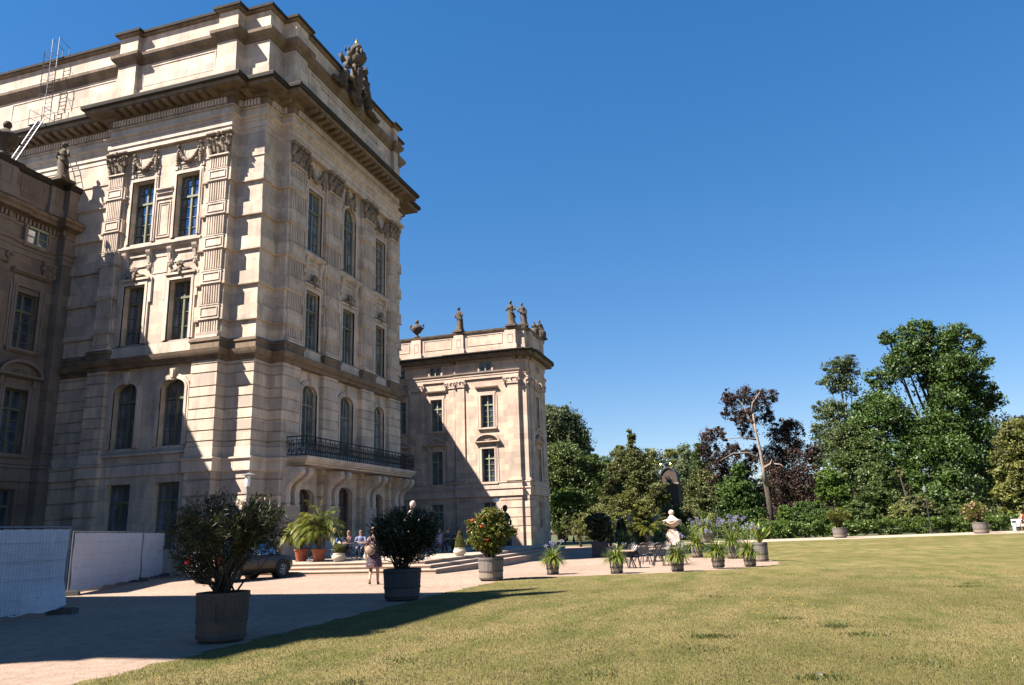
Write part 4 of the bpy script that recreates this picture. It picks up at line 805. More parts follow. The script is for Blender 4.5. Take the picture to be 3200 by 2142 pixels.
M['midleaf'] = leafmat('broad_leaf', [(.038, .064, .014), (.055, .088, .02), (.076, .112, .026), (.044, .072, .018)], .25, .5, .3)
M['oliveleaf'] = leafmat('olive_green_leaf', [(.06, .073, .022), (.083, .099, .029), (.106, .117, .036), (.067, .078, .026)], .22, .55, .3)
M['yellowleaf'] = leafmat('yellow_green_leaf', [(.08, .10, .024), (.11, .128, .03), (.135, .14, .038), (.075, .09, .024)], .25, .55, .35)
M['brightleaf'] = leafmat('bright_green_leaf', [(.05, .10, .014), (.075, .135, .02), (.10, .16, .026)], .3, .5, .35)
M['blueleaf'] = leafmat('grey_green_leaf', [(.045, .068, .03), (.062, .09, .04), (.076, .104, .046)], .2, .55, .25)
M['copper'] = leafmat('copper_beech_leaf', [(.028, .018, .018), (.045, .028, .026), (.07, .042, .034), (.022, .018, .016)], .18, .5, .3)
M['hedgeleaf'] = leafmat('hedge_leaf', [(.035, .064, .010), (.055, .098, .015), (.08, .13, .02), (.025, .045, .009)], .2, .4, 1.2)
M['greyleaf'] = leafmat('hazy_leaf', [(.028, .038, .020), (.036, .048, .026), (.045, .055, .028)], .2, .6, .2)
G1 = 'trees beyond the lawn'
# behind the wing
tree('broadleaf_tree', 'tall grey green tree rising behind the end of the far wing', 'tree', [pb(1735, 1340, 85, 75, 112), pb(1780, 1370, 62, 85, 112), pb(1720, 1440, 90, 70, 112), pb(1810, 1410, 40, 60, 112)], 'blueleaf', 44, .8, 120, .22, group=G1)
tree('broadleaf_tree', 'mid green tree with low branches close to the far wing', 'tree', [pb(1755, 1460, 80, 75, 100), pb(1800, 1540, 70, 70, 100), pb(1735, 1560, 75, 80, 100), pb(1845, 1480, 50, 60, 103), pb(1790, 1625, 60, 50, 100)], 'midleaf', 46, .8, 120, .2, group=G1)
tree('small_tree', 'bright leafed sapling beside the foot of the far wing', 'tree', [pb(1760, 1555, 38, 26, 92), pb(1800, 1560, 26, 24, 92)], 'brightleaf', 40, .4, 90, .13, tr=.12)
tree('broadleaf_tree', 'small dark tree in the gap left of the spired tree', 'tree', [pb(1885, 1475, 42, 48, 122), pb(1870, 1540, 40, 60, 122), pb(1900, 1560, 40, 60, 122)], 'oakleaf', 44, .8, 100, .22, group=G1)
tree('spired_tree', 'olive tree with a thin feathery spire on top, left of the brick gable', 'tree', [pb(1965, 1450, 60, 55, 108), pb(1930, 1500, 60, 60, 108), pb(2000, 1500, 56, 60, 108), pb(1960, 1570, 90, 60, 108), pb(2025, 1575, 40, 45, 108), pb(2062, 1545, 34, 42, 106), pb(1973, 1385, 14, 40, 108), pb(1935, 1410, 18, 22, 108), pb(1972, 1362, 7, 14, 108)], 'oliveleaf', 50, .7, 120, .2, group=G1)
tree('broadleaf_tree', 'rounded yellowish treetop behind, left of the brick gable', 'tree', [pb(2040, 1440, 40, 36, 165), pb(2030, 1480, 40, 50, 165)], 'yellowleaf', 26, 1.3, 130, .3, group=G1)
tree('broadleaf_tree', 'yellowish treetop straight behind the brick gable', 'tree', [pb(2100, 1435, 36, 32, 168), pb(2125, 1500, 60, 50, 168)], 'yellowleaf', 26, 1.3, 130, .3, group=G1)
tree('pine_tree', 'dark blue green conifer behind the brick gable', 'tree', [pb(2142, 1425, 24, 45, 150), pb(2140, 1490, 50, 45, 150), pb(2110, 1530, 60, 40, 150), pb(2170, 1540, 50, 70, 150)], 'blueleaf', 34, 1.1, 130, .26, group=G1)
tree('broadleaf_tree', 'fresh green tree between conifer and copper beech', 'tree', [pb(2195, 1430, 34, 45, 130), pb(2200, 1500, 40, 55, 130), pb(2180, 1560, 36, 60, 128)], 'midleaf', 40, .9, 120, .24, group=G1)
tree('olive_shrub', 'tall olive leafed shrub in front of the copper beech', 'shrub', [pb(2190, 1530, 46, 55, 97), pb(2165, 1600, 40, 50, 95), pb(2220, 1590, 45, 55, 96), pb(2180, 1640, 60, 45, 93), pb(2110, 1610, 46, 34, 92)], 'oliveleaf', 46, .7, 110, .17, tr=.2)
# copper beech with bare leaning trunk
be = [pb(2280, 1265, 26, 50, 110), pb(2325, 1245, 36, 36, 110), pb(2375, 1255, 36, 40, 110), pb(2415, 1240, 22, 26, 110), pb(2340, 1305, 40, 34, 110), pb(2265, 1240, 14, 18, 110), pb(2268, 1300, 12, 26, 110), pb(2215, 1375, 30, 42, 110), pb(2250, 1360, 26, 30, 110), pb(2240, 1440, 36, 40, 110), pb(2290, 1420, 34, 40, 110), pb(2200, 1420, 22, 36, 110), pb(2440, 1370, 40, 40, 113), pb(2480, 1350, 34, 36, 113), pb(2425, 1430, 50, 46, 113), pb(2490, 1420, 45, 50, 113), pb(2520, 1490, 40, 60, 112), pb(2470, 1520, 60, 60, 112), pb(2270, 1490, 50, 40, 112), pb(2215, 1500, 30, 40, 112), pb(2500, 1570, 50, 40, 112), pb(2440, 1590, 40, 40, 112), pb(2330, 1350, 26, 30, 112), pb(2400, 1310, 26, 34, 112), pb(2310, 1310, 30, 26, 112), pb(2430, 1480, 50, 50, 113), pb(2540, 1420, 30, 40, 113), pb(2340, 1440, 30, 40, 113), pb(2330, 1500, 40, 50, 113), pb(2395, 1560, 50, 50, 114), pb(2360, 1420, 30, 30, 113), pb(2455, 1330, 30, 26, 113), pb(2550, 1540, 30, 50, 112)]
cb_ = tag(empty('copper_beech', (*D(2410, 1640, 109.5)[:2], -.2)), 'dark purple copper beech with a bare pale leaning trunk', 'tree')
cl = clumpify(be, 44, .55, 1.0, .2); V, F = leafcloud(cl, 55, .13, .5, shell=.1); V = np.concatenate([V, fill(be, 90, .13), fill([pb(2335, 1265, 80, 50, 111), pb(2480, 1440, 85, 110, 114), pb(2250, 1430, 60, 80, 112), pb(2400, 1560, 120, 70, 114), pb(2370, 1330, 50, 50, 112)], 32, .13)]); F = np.arange(len(V)).reshape(-1, 4); base = np.array(cb_.location); V = V-base; arrmesh('crown', V, F, M['copper'], cb_)
def rp(px, py, x): return np.array(D(px, py, x))-base
m = MB(); m.tube([rp(2415, 1660, 109.5), rp(2408, 1600, 109), rp(2392, 1510, 109)], [.42, .34, .31], 10); m.obj('trunk', M['bark'], cb_, True)
m = MB(); m.tube([rp(2396, 1520, 109), rp(2386, 1465, 108.6), rp(2376, 1410, 108.6), rp(2362, 1350, 108.6), rp(2352, 1290, 109)], [.34, .25, .21, .16, .1], 9); m.tube([rp(2368, 1370, 108.6), rp(2345, 1315, 109), rp(2320, 1265, 109), rp(2300, 1240, 109)], [.15, .1, .07, .03], 7)
m.tube([rp(2350, 1290, 109), rp(2352, 1260, 109), rp(2375, 1225, 109)], [.22, .12, .04], 6); m.tube([rp(2385, 1465, 108.6), rp(2408, 1450, 108), rp(2413, 1435, 108)], [.2, .13, .06], 6); m.tube([rp(2388, 1440, 109), rp(2335, 1415, 108), rp(2290, 1418, 107), rp(2250, 1440, 107)], [.16, .12, .08, .03], 6)
m.tube([rp(2366, 1375, 109), rp(2320, 1368, 108), rp(2260, 1372, 107)], [.14, .09, .03], 6); m.tube([rp(2420, 1450, 108), rp(2440, 1452, 107), rp(2455, 1465, 107)], [.09, .07, .03], 5); m.obj('bare_limbs', M['baredbark'], cb_, True)
tree('holly_tree', 'dark glossy cone shaped tree in front of the copper beech', 'tree', [pb(2310, 1480, 28, 34, 96), pb(2300, 1540, 60, 50, 96), pb(2270, 1590, 50, 40, 96), pb(2345, 1590, 50, 50, 96), pb(2300, 1620, 70, 34, 96)], 'oakleaf', 60, .6, 130, .15, tr=.2)
# group right
OK_ = [pb(2745, 1270, 70, 42, 114), pb(2805, 1340, 70, 50, 113), pb(2690, 1350, 60, 46, 112), pb(2840, 1480, 70, 60, 110), pb(2860, 1390, 60, 46, 112), pb(3110, 1255, 34, 26, 118), pb(2750, 1420, 60, 50, 110), pb(2830, 1070, 48, 62, 118), pb(2775, 1060, 26, 42, 118), pb(2880, 1050, 38, 56, 118), pb(2905, 1035, 20, 26, 118), pb(2950, 1075, 46, 56, 118), pb(3000, 1050, 42, 44, 118), pb(3045, 1075, 30, 30, 118), pb(3035, 1140, 50, 36, 118), pb(3085, 1135, 28, 20, 118), pb(2990, 1150, 60, 50, 116), pb(2900, 1140, 60, 46, 118), pb(2800, 1160, 62, 50, 116), pb(2745, 1190, 42, 40, 116), pb(3060, 1220, 44, 40, 118), pb(3105, 1235, 26, 28, 118), pb(3095, 1280, 30, 34, 119), pb(2960, 1245, 60, 50, 116), pb(2760, 1290, 80, 50, 113), pb(2700, 1300, 50, 50, 114), pb(2940, 1330, 70, 50, 115), pb(3030, 1330, 70, 60, 118), pb(2960, 1420, 90, 60, 112), pb(3060, 1420, 70, 70, 120), pb(3090, 1520, 60, 90, 122), pb(2870, 1440, 70, 60, 112), pb(2980, 1520, 80, 70, 110), pb(2900, 1560, 60, 50, 108), pb(3010, 1600, 70, 50, 112), pb(2925, 1190, 55, 45, 119), pb(2985, 1205, 50, 45, 119), pb(2880, 1110, 45, 40, 119), pb(2820, 1115, 45, 40, 117), pb(2870, 1360, 60, 50, 116), pb(2960, 1130, 50, 45, 119), pb(3040, 1190, 45, 36, 119), pb(3030, 1270, 55, 50, 119)]
tree('oak_tree', 'huge dark green oak, the tallest tree right of the copper beech', 'tree', OK_, 'oakleaf', 30, 1.05, 105, .25, trunk=[D(2950, 1640, 118)[:2]], tr=.5, flat=.7, under=[pb(2935, 1110, 110, 60, 119), pb(2960, 1200, 120, 70, 119), pb(2985, 1330, 120, 110, 118), pb(2960, 1480, 130, 130, 116), pb(2770, 1230, 60, 40, 117), pb(3060, 1400, 70, 120, 120), pb(2750, 1265, 85, 60, 115), pb(2800, 1350, 100, 70, 114), pb(2860, 1420, 90, 90, 114), pb(2700, 1370, 80, 70, 113), pb(2800, 1490, 110, 90, 112), pb(2870, 1290, 40, 40, 116), pb(3080, 1250, 50, 60, 119), pb(2960, 1590, 150, 60, 110), pb(2740, 1580, 120, 60, 104)])
tree('lime_tree', 'paler feathery tree leaning out left of the huge oak', 'tree', [pb(2620, 1150, 44, 40, 128), pb(2590, 1195, 30, 30, 128), pb(2660, 1150, 36, 40, 128), pb(2640, 1210, 44, 34, 128), pb(2570, 1290, 34, 34, 128), pb(2610, 1300, 50, 50, 126), pb(2560, 1350, 30, 40, 126), pb(2620, 1380, 60, 50, 124), pb(2580, 1430, 50, 50, 122)], 'blueleaf', 30, .85, 85, .22, group=G1, tr=.3, under=[pb(2640, 1180, 55, 50, 128), pb(2610, 1340, 60, 80, 126)])
tree('broadleaf_tree', 'mid green tree filling the space below the lime and oak', 'tree', [pb(2660, 1380, 60, 60, 108), pb(2700, 1440, 60, 60, 106), pb(2640, 1470, 60, 50, 105), pb(2740, 1500, 60, 60, 103)], 'midleaf', 40, .85, 110, .22, group=G1, under=[pb(2690, 1420, 110, 90, 110)])
tree('maple_sapling', 'bright yellow green young tree below the big trees', 'tree', [pb(2590, 1500, 36, 40, 96), pb(2620, 1530, 40, 44, 96), pb(2570, 1540, 26, 40, 96), pb(2640, 1580, 34, 34, 96)], 'brightleaf', 46, .5, 110, .15, tr=.15)
tree('leafy_shrub', 'olive green shrub mass in front of the oak, behind the hedge', 'shrub', [pb(2720, 1570, 50, 50, 94), pb(2680, 1610, 50, 36, 92), pb(2790, 1580, 40, 46, 94), pb(2760, 1500, 34, 40, 96)], 'midleaf', 52, .6, 110, .16, tr=.15)
tree('leafy_shrub', 'broad shrub with drooping leaves behind the lamp post', 'shrub', [pb(2850, 1590, 46, 40, 92), pb(2900, 1600, 40, 36, 93), pb(2830, 1610, 60, 30, 90), pb(2810, 1480, 16, 24, 98)], 'oliveleaf', 52, .6, 110, .16, tr=.15)
tree('leafy_shrub', 'feathery green bush in deep shade right of the lamp post', 'shrub', [pb(3010, 1570, 40, 36, 95), pb(2980, 1610, 50, 30, 93), pb(3040, 1600, 40, 36, 95)], 'midleaf', 46, .5, 100, .16, tr=.12)
tree('chestnut_tree', 'yellowing leafy tree cut by the right edge of the picture', 'tree', [pb(3190, 1370, 70, 60, 100), pb(3160, 1450, 55, 50, 100), pb(3200, 1500, 70, 60, 100), pb(3160, 1540, 50, 50, 100), pb(3200, 1590, 60, 40, 100), pb(3260, 1430, 70, 100, 100)], 'yellowleaf', 44, .8, 120, .21, tr=.4)
t0 = []
for i in range(34):
    px = 1690+i*47; t0.append(pb(px, 1580-25*math.sin(i*1.7)-(25 if px > 2700 else 0), 52, 75, 185+random.uniform(-10, 10), 7))
    t0.append(pb(px+20, 1660, 52, 60, 165, 6))
dw = tree('background_wood', None, None, t0, 'oliveleaf', 16, 2.0, 75, .5, limbs=False, tr=.3); tag(dw, 'dark mass of foliage closing the view behind the single trees', kind='stuff')
tag(tree('distant_wood', None, None, [pb(3150, 1340, 50, 40, 220), pb(3220, 1345, 60, 40, 220), pb(3090, 1350, 40, 50, 220), pb(3030, 1420, 60, 80, 215), pb(3160, 1420, 90, 60, 215), pb(3080, 1500, 80, 90, 210)], 'greyleaf', 14, 2.2, 150, .5), 'dark distant treetops behind the huge oak at the far right', 'tree')
# shrubs by the path
tree('mixed_shrub', 'big rounded yellow green shrub behind the café tables', 'shrub', [pb(1900, 1590, 50, 40, 70), pb(1960, 1570, 44, 36, 70), pb(1860, 1630, 50, 44, 69), pb(1930, 1640, 60, 50, 69), pb(2010, 1600, 46, 40, 70), pb(1830, 1660, 44, 40, 68)], 'yellowleaf', 50, .45, 90, .1, tr=.1)
tree('mixed_shrub', 'reddish green shrub at the left end of the planting by the wing', 'shrub', [pb(1812, 1640, 30, 36, 70), pb(1770, 1650, 16, 40, 72)], 'oliveleaf', 60, .45, 100, .11, tr=.1)
tree('dark_shrub', 'very dark shrub under the trees behind the hedge', 'shrub', [pb(2520, 1600, 50, 34, 97), pb(2560, 1630, 60, 34, 95), pb(2480, 1620, 34, 36, 97)], 'oakleaf', 50, .55, 100, .15, tr=.1)
tree('leafy_shrub', 'fresh green leaves around the foot of the copper beech', 'shrub', [pb(2450, 1610, 24, 30, 94), pb(2440, 1650, 36, 24, 92), pb(2370, 1640, 30, 20, 92)], 'brightleaf', 50, .4, 90, .13, tr=.1)
tree('rust_shrub', 'reddish brown dry shrub left of the pink flowering tub', 'shrub', [pb(3010, 1640, 28, 26, 86), pb(3050, 1650, 26, 24, 86)], 'copperdry' if 'copperdry' in M else 'oliveleaf', 60, .35, 100, .09, tr=.06)
mg = tag(empty('ornamental_grass', (*D(2000, 1620, 72.5)[:2], -.2)), 'pale striped ornamental grass clump behind the potted palm', 'grass clump')
n = 2600; a = RNG.uniform(0, 2*np.pi, n); h = RNG.uniform(1.6, 3.4, n); l = RNG.uniform(.3, 1.9, n); r = RNG.uniform(0, .6, n); p0 = np.c_[np.cos(a)*r, np.sin(a)*r, np.zeros(n)]; t1 = p0+np.c_[np.cos(a)*l*.4, np.sin(a)*l*.4, h*.8]; t2 = p0+np.c_[np.cos(a)*l, np.sin(a)*l, h*RNG.uniform(.7, 1.05, n)]; w_ = np.c_[-np.sin(a), np.cos(a), np.zeros(n)]*.03
V = np.stack([p0-w_, p0+w_, t1+w_, t1-w_, t1-w_, t1+w_, t2+w_*.1, t2-w_*.1], 1).reshape(-1, 3); M['palegrass'] = leafmat('striped_grass_blade', [(.09, .11, .05), (.13, .14, .07), (.06, .085, .03)], .3); arrmesh('blades', V, np.arange(len(V)).reshape(-1, 4), M['palegrass'], mg)
# hedge
hd = tag(empty('hedge', (82, -12, -.2)), 'clipped green hedge running along the far side of the pale path', 'hedge')
ys = np.arange(-34, 1.5, .5); cl = []
for y in ys:
    for q in range(7): cl.append(((pe(y, 1)+.9+random.uniform(-.5, .6)-82, y+random.uniform(-.3, .3)+12, random.uniform(.12, 1.42)), (.33, .33, .22)))
V, F = leafcloud(cl, 95, .085, .7, shell=.3); arrmesh('foliage', V, F, M['hedgeleaf'], hd)
hd2 = tag(empty('hedge', (86, 8, -.2)), 'low loose hedge far behind the café tables, left of the clipped hedge', 'hedge')
cl = [((random.uniform(-.6, .6), y-8, random.uniform(.15, 1.6)), (.4, .4, .35)) for y in np.arange(1.5, 16, .12)]; V, F = leafcloud(cl, 90, .1, .7, shell=.3); arrmesh('foliage', V, F, M['midleaf'], hd2)
# brick gable seen between the trees
bg_ = tag(empty('brick_gable_house', (112, 9, -.3)), 'dark brick house with curved gable and grey roof glimpsed between the trees', 'building')
ca = D(2122, 1560, 112); cbx = D(2066, 1560, 112); zt = D(2098, 1460, 112)[2]; ze = D(2098, 1506, 112)[2]
def bgp(mb, name, mat): o = mb.obj(name, M[mat], bg_); o.location = (-112, -9, .3); return o
fr = Fr((112, 0, 0), (0, -1, 0), (-1, 0, 0)); ua, ub = -cbx[1], -ca[1]; um = (ua+ub)/2
m = MB(); GS = [(1, 0), (.97, .28), (.86, .55), (.66, .76), (.4, .9), (.14, .98)]; pts = [(ua, -.3), (ub, -.3)]+[(um+(ub-um)*a, ze+(zt-ze)*b) for a, b in GS]+[(um, zt)]+[(um-(um-ua)*a, ze+(zt-ze)*b) for a, b in GS[::-1]]
m.fpoly(pts, fr, -5, 0); bgp(m, 'wall', 'brick')
m = MB(); m.fb(fr, ua-.15, ub+.15, 0, .25, ze-.35, ze-.1); bgp(m, 'string_course', 'orn'); m = MB()
P2 = [(u, z+.12) for u, z in pts[2:]]; P3 = [(um+(u-um)*.96, z-.12) for u, z in pts[2:]]
for i in range(len(P2)-1): m.fpoly([P2[i], P2[i+1], P3[i+1], P3[i]], fr, -5.2, .15)
bgp(m, 'roof', 'slate')
for u in (um-1.0, um+.5): m = MB(); m.ball(P(fr, u, -1 if u < um else 0, zt+.45), .2, 10, 7); m.lathe([(.06, 0), (.05, .4)], (P(fr, u, -1 if u < um else 0, 0)[0], P(fr, u, 0, 0)[1], zt-.1), 6); bgp(m, 'gilded_ball', 'gold')
m = MB(); m.fb(fr, um-.3, um+.4, .0, .04, ze-4.6, ze-2.8); bgp(m, 'window', 'darkglass')
# ---- tubs
def tub(mb_r, r, h, root, mat='tub', taper=.9, handles=True, dark=False):
    m = MB(); n = 28; prof = [(r*taper*.98, .04), (r*taper, .05), (r*(taper+1)/2, h*.5), (r, h), (r-.035, h), (r-.05, h-.07)]
    V = []
    for j, (q, z) in enumerate(prof):
        for i in range(n): a = 2*math.pi*i/n; k = 1-.006*(i % 2); V.append((q*k*math.cos(a), q*k*math.sin(a), z))
    m.add(V, [(j*n+i, j*n+(i+1) % n, (j+1)*n+(i+1) % n, (j+1)*n+i) for j in range(len(prof)-1) for i in range(n)]); m.obj('tub', M[mat], root)
    m = MB()
    for z in (h*.12, h*.42, h*.9): q = r*(taper+(1-taper)*z/h)+.006; m.lathe([(q, z-.02), (q+.004, z-.02), (q+.005, z+.02), (q+.001, z+.02)], n=n)
    m.f = [f for f in m.f if len(f) == 4]
    m.obj('hoop', M['iron'] if dark else M['ironw'], root)
    m = MB(); m.lathe([(r*taper*.9, 0), (r*taper*.9, .05)], n=16); 
    for a in (.3, 1.87, 3.44, 5.0): m.box(r*taper*.7*math.cos(a)-.05, r*taper*.7*math.cos(a)+.05, r*taper*.7*math.sin(a)-.05, r*taper*.7*math.sin(a)+.05, 0, .045)
    m.lathe([(r-.045, h-.09), (.02, h-.05)], n=20); m.obj('soil', M['soil'], root)
    if handles:
        for a in (math.radians(205), math.radians(25)):
            m = MB(); cx, cy = r*1.0*math.cos(a), r*1.0*math.sin(a); m.tube([(cx*.98, cy*.98, h*.8), (cx*1.08, cy*1.08, h*.8), (cx*1.08, cy*1.08, h*.45), (cx*.97, cy*.97, h*.45)], .012, 5); m.obj('handle', M['iron'], root)
M['ironw'] = simple('weathered_iron_hoop', (.05, .046, .043), .9, 0, var=.3, scale=6)
def lance(root, name, heads, n, ln, wd, mat, drop=.3):
    """tufts of narrow leaves at the twig ends"""
    H = np.array([h_[0] for h_ in heads]); Dv = np.array([h_[1] for h_ in heads]); idx = np.repeat(np.arange(len(H)), n); N = len(idx)
    back = RNG.uniform(0, .34, N)[:, None]; p = H[idx]-Dv[idx]*back; d = Dv[idx]*.8+RNG.normal(size=(N, 3))*.62; d /= np.linalg.norm(d, axis=1)[:, None]; Ls = ln*RNG.uniform(.6, 1.2, N)[:, None]
    s = np.cross(d, RNG.normal(size=(N, 3))); s /= np.linalg.norm(s, axis=1)[:, None]; s *= wd; mid = p+d*Ls*.5; e = p+d*Ls; e[:, 2] -= drop*Ls[:, 0]*.3
    V = np.stack([p, mid-s, e, mid+s], 1).reshape(-1, 3); return arrmesh(name, V, np.arange(4*N).reshape(-1, 4), M[mat], root)
def shrub_heads(c, r, n, base, lo=.45):
    hs = []
    for i in range(n):
        d = RNG.normal(size=3); d /= np.linalg.norm(d); q = RNG.uniform(lo, 1)**.6; p = np.array(c)+d*np.array(r)*q*RNG.uniform(.85, 1.12); dv = p-np.array(base); dv /= np.linalg.norm(dv); dv = dv+d*.5+np.array((0, 0, .3)); dv /= np.linalg.norm(dv); hs.append((p, dv))
    return hs
M['oleander'] = leafmat('oleander_leaf', [(.016, .025, .008), (.028, .04, .012), (.04, .052, .018), (.06, .05, .024)], .12, .45, 2)
M['oleander_d'] = leafmat('dark_oleander_leaf', [(.010, .019, .008), (.015, .027, .010), (.021, .033, .012)], .1, .45, 2)
M['redflower'] = leafmat('red_blossom', [(.14, .010, .02), (.22, .014, .035), (.09, .008, .014)], .2, .6, 3)
M['orangeflower'] = leafmat('scarlet_blossom', [(.5, .04, .01), (.6, .06, .02)], .2, .6, 3)
M['pinkflower'] = leafmat('pale_pink_blossom', [(.45, .28, .22), (.5, .33, .28)], .2, .6, 3)
M['pom'] = leafmat('pomegranate_leaf', [(.045, .075, .012), (.08, .115, .018), (.125, .14, .026), (.14, .10, .025)], .25, .35, 2)
def stems(root, base, heads, rad=.018, k=30, z0=.7):
    m = MB()
    for i in range(k):
        p = random.choice(heads)[0]; b = np.array(base)+np.array((random.uniform(-.14, .14), random.uniform(-.14, .14), 0)); mid = b*.45+p*.55+np.array((random.uniform(-.05, .05), random.uniform(-.05, .05), -.08)); m.tube([b, b*.75+p*.25+np.array((0, 0, .05)), mid, p], [rad, rad*.85, rad*.6, rad*.3], 5)
    m.obj('stems', M['bark'], root, True)
def oleander(loc, r, h, blobs, label, n=420, nl=15, mat='oleander', tubmat='tub', flowers='redflower', nf=70, ln=.15, wd=.0125, fs=.022, group=None, dark=False, nm='potted_oleander'):
    root = tag(empty(nm, loc), label, 'potted shrub', group); tub(None, r, h, root, tubmat, dark=dark); base = (0, 0, h-.05); hs = []
    for c, rr, w_ in blobs: hs += shrub_heads(c, rr, int(n*w_), base)
    lance(root, 'foliage', hs, nl, ln, wd, mat); stems(root, base, hs, k=36)
    if nf:
        fl = [random.choice(hs)[0]+RNG.normal(size=3)*.05 for _ in range(nf)]; V, F = leafcloud([(f, (.04, .04, .04)) for f in fl], 9, fs, .9); arrmesh('blossoms', V, F, M[flowers], root)
    return root
oleander((11.0, 8.4, 0), .42, .76, [((-.05, 0, 1.86), (.85, 1.0, .52), .42), ((.1, .75, 1.7), (.5, .5, .55), .15), ((.1, .8, 1.2), (.35, .4, .22), .03), ((0, -.6, 1.85), (.5, .5, .5), .16), ((0, .1, 1.3), (.25, .5, .3), .04)], 'large oleander with dark red blossoms in a broad oak tub, nearest to the camera', n=900, mat='oleander', tubmat='tubw', nf=70, fs=.007, nl=15, wd=.009, ln=.135)
oleander((17.8, 8.42, 0), .47, .74, [((0, -.1, 1.74), (.8, .98, .56), .7), ((0, -.45, 1.4), (.6, .55, .5), .22), ((0, .3, 1.3), (.4, .5, .3), .08)], 'dark leafy shrub without flowers in a black wooden tub, second along the lawn edge', n=600, mat='oleander_d', tubmat='tubd', nf=0, dark=True, ln=.12, wd=.015, nm='potted_shrub')
# pomegranate
r_ = tag(empty('potted_pomegranate', (24.25, 8.32, 0)), 'round sunlit bush with scarlet flowers in an oak tub with iron handle', 'potted shrub'); tub(None, .42, .73, r_, 'tub')
cl = clumpify([((0, .05, 1.58), (.65, .74, .62)), ((0, .1, 1.2), (.5, .6, .42)), ((0, .0, .98), (.3, .35, .22)), ((0, -.1, 2.0), (.45, .45, .3)), ((0, .68, 1.85), (.15, .2, .08)), ((0, .55, 1.25), (.2, .3, .15)), ((0, -.72, 1.5), (.15, .2, .2))], 170, .115, 1, .25); print('pom', len(cl)); V, F = leafcloud(cl, 22, .032, .55, shell=.1); arrmesh('foliage', V, F, M['pom'], r_)
hs = [(c_, None) for c_, _ in cl]; stems(r_, (0, 0, .7), hs, .016, 34); V, F = leafcloud([((-.6, .42, 1.95), (.05, .05, .07)), ((-.62, .28, 1.83), (.04, .04, .05)), ((-.65, .05, 1.72), (.035, .04, .04)), ((-.62, -.08, 1.25), (.04, .04, .07)), ((-.6, .5, 1.6), (.04, .04, .04)), ((-.6, .12, 2.0), (.03, .03, .03))], 7, .02, .9); arrmesh('blossoms', V, F, M['orangeflower'], r_)
# far tubs on the path
oleander((*G(2626, 1682, -.2)[:2], -.2), .62, .92, [((0, -.1, 2.1), (.9, 1.15, .62), .8), ((0, 0, 1.4), (.4, .5, .4), .2)], 'flat topped green bush in a grey tub on the path, left of the lamp post', n=300, nl=16, mat='midleafp' if 0 else 'pom', nf=0, ln=.16, wd=.03, group=None, nm='potted_laurel')
oleander((*G(3068, 1668, -.2)[:2], -.2), .66, .98, [((0, .3, 2.05), (1.0, 1.2, .85), 1)], 'oleander with pale pink blossoms in a grey tub near the right edge', n=320, nl=15, mat='pom', flowers='pinkflower', nf=80, ln=.16, wd=.024, fs=.07)
# dark boxed bush and cone near the café tables
bx = tag(empty('boxed_bay_bush', (46, 8.9, -.2)), 'dark round bush in a big black planter behind the café tables', 'potted shrub'); m = MB(); m.box(-.42, .42, -.42, .42, 0, .85); 
for z in (.12, .7): m.box(-.45, .45, -.45, .45, z, z+.07)
m.obj('planter', M['tubd'], bx); cl = clumpify([((0, -.1, 1.75), (.75, .8, .8)), ((0, .1, 1.2), (.5, .5, .35)), ((0, .3, 2.1), (.5, .5, .45))], 90, .22, 1, .4); V, F = leafcloud(cl, 50, .06, .5); arrmesh('foliage', V, F, M['oleander_d'], bx); stems(bx, (0, 0, .9), [(c_, 0) for c_, _ in cl], .03, 14)
cn = tag(empty('cone_shrub', (*D(1945, 1700, 52)[:2], -.2)), 'black green upright conical shrub right of the boxed bush', 'shrub'); cl = []
for i in range(420): z = random.random()**1.2*1.9+.15; q = .4*(1-(z/2.15)**2)**.5; a = random.random()*6.28; cl.append(((q*math.cos(a), q*math.sin(a), z), (.09, .09, .14)))
V, F = leafcloud(cl, 36, .05, .4); arrmesh('foliage', V, F, M['oleander_d'], cn)
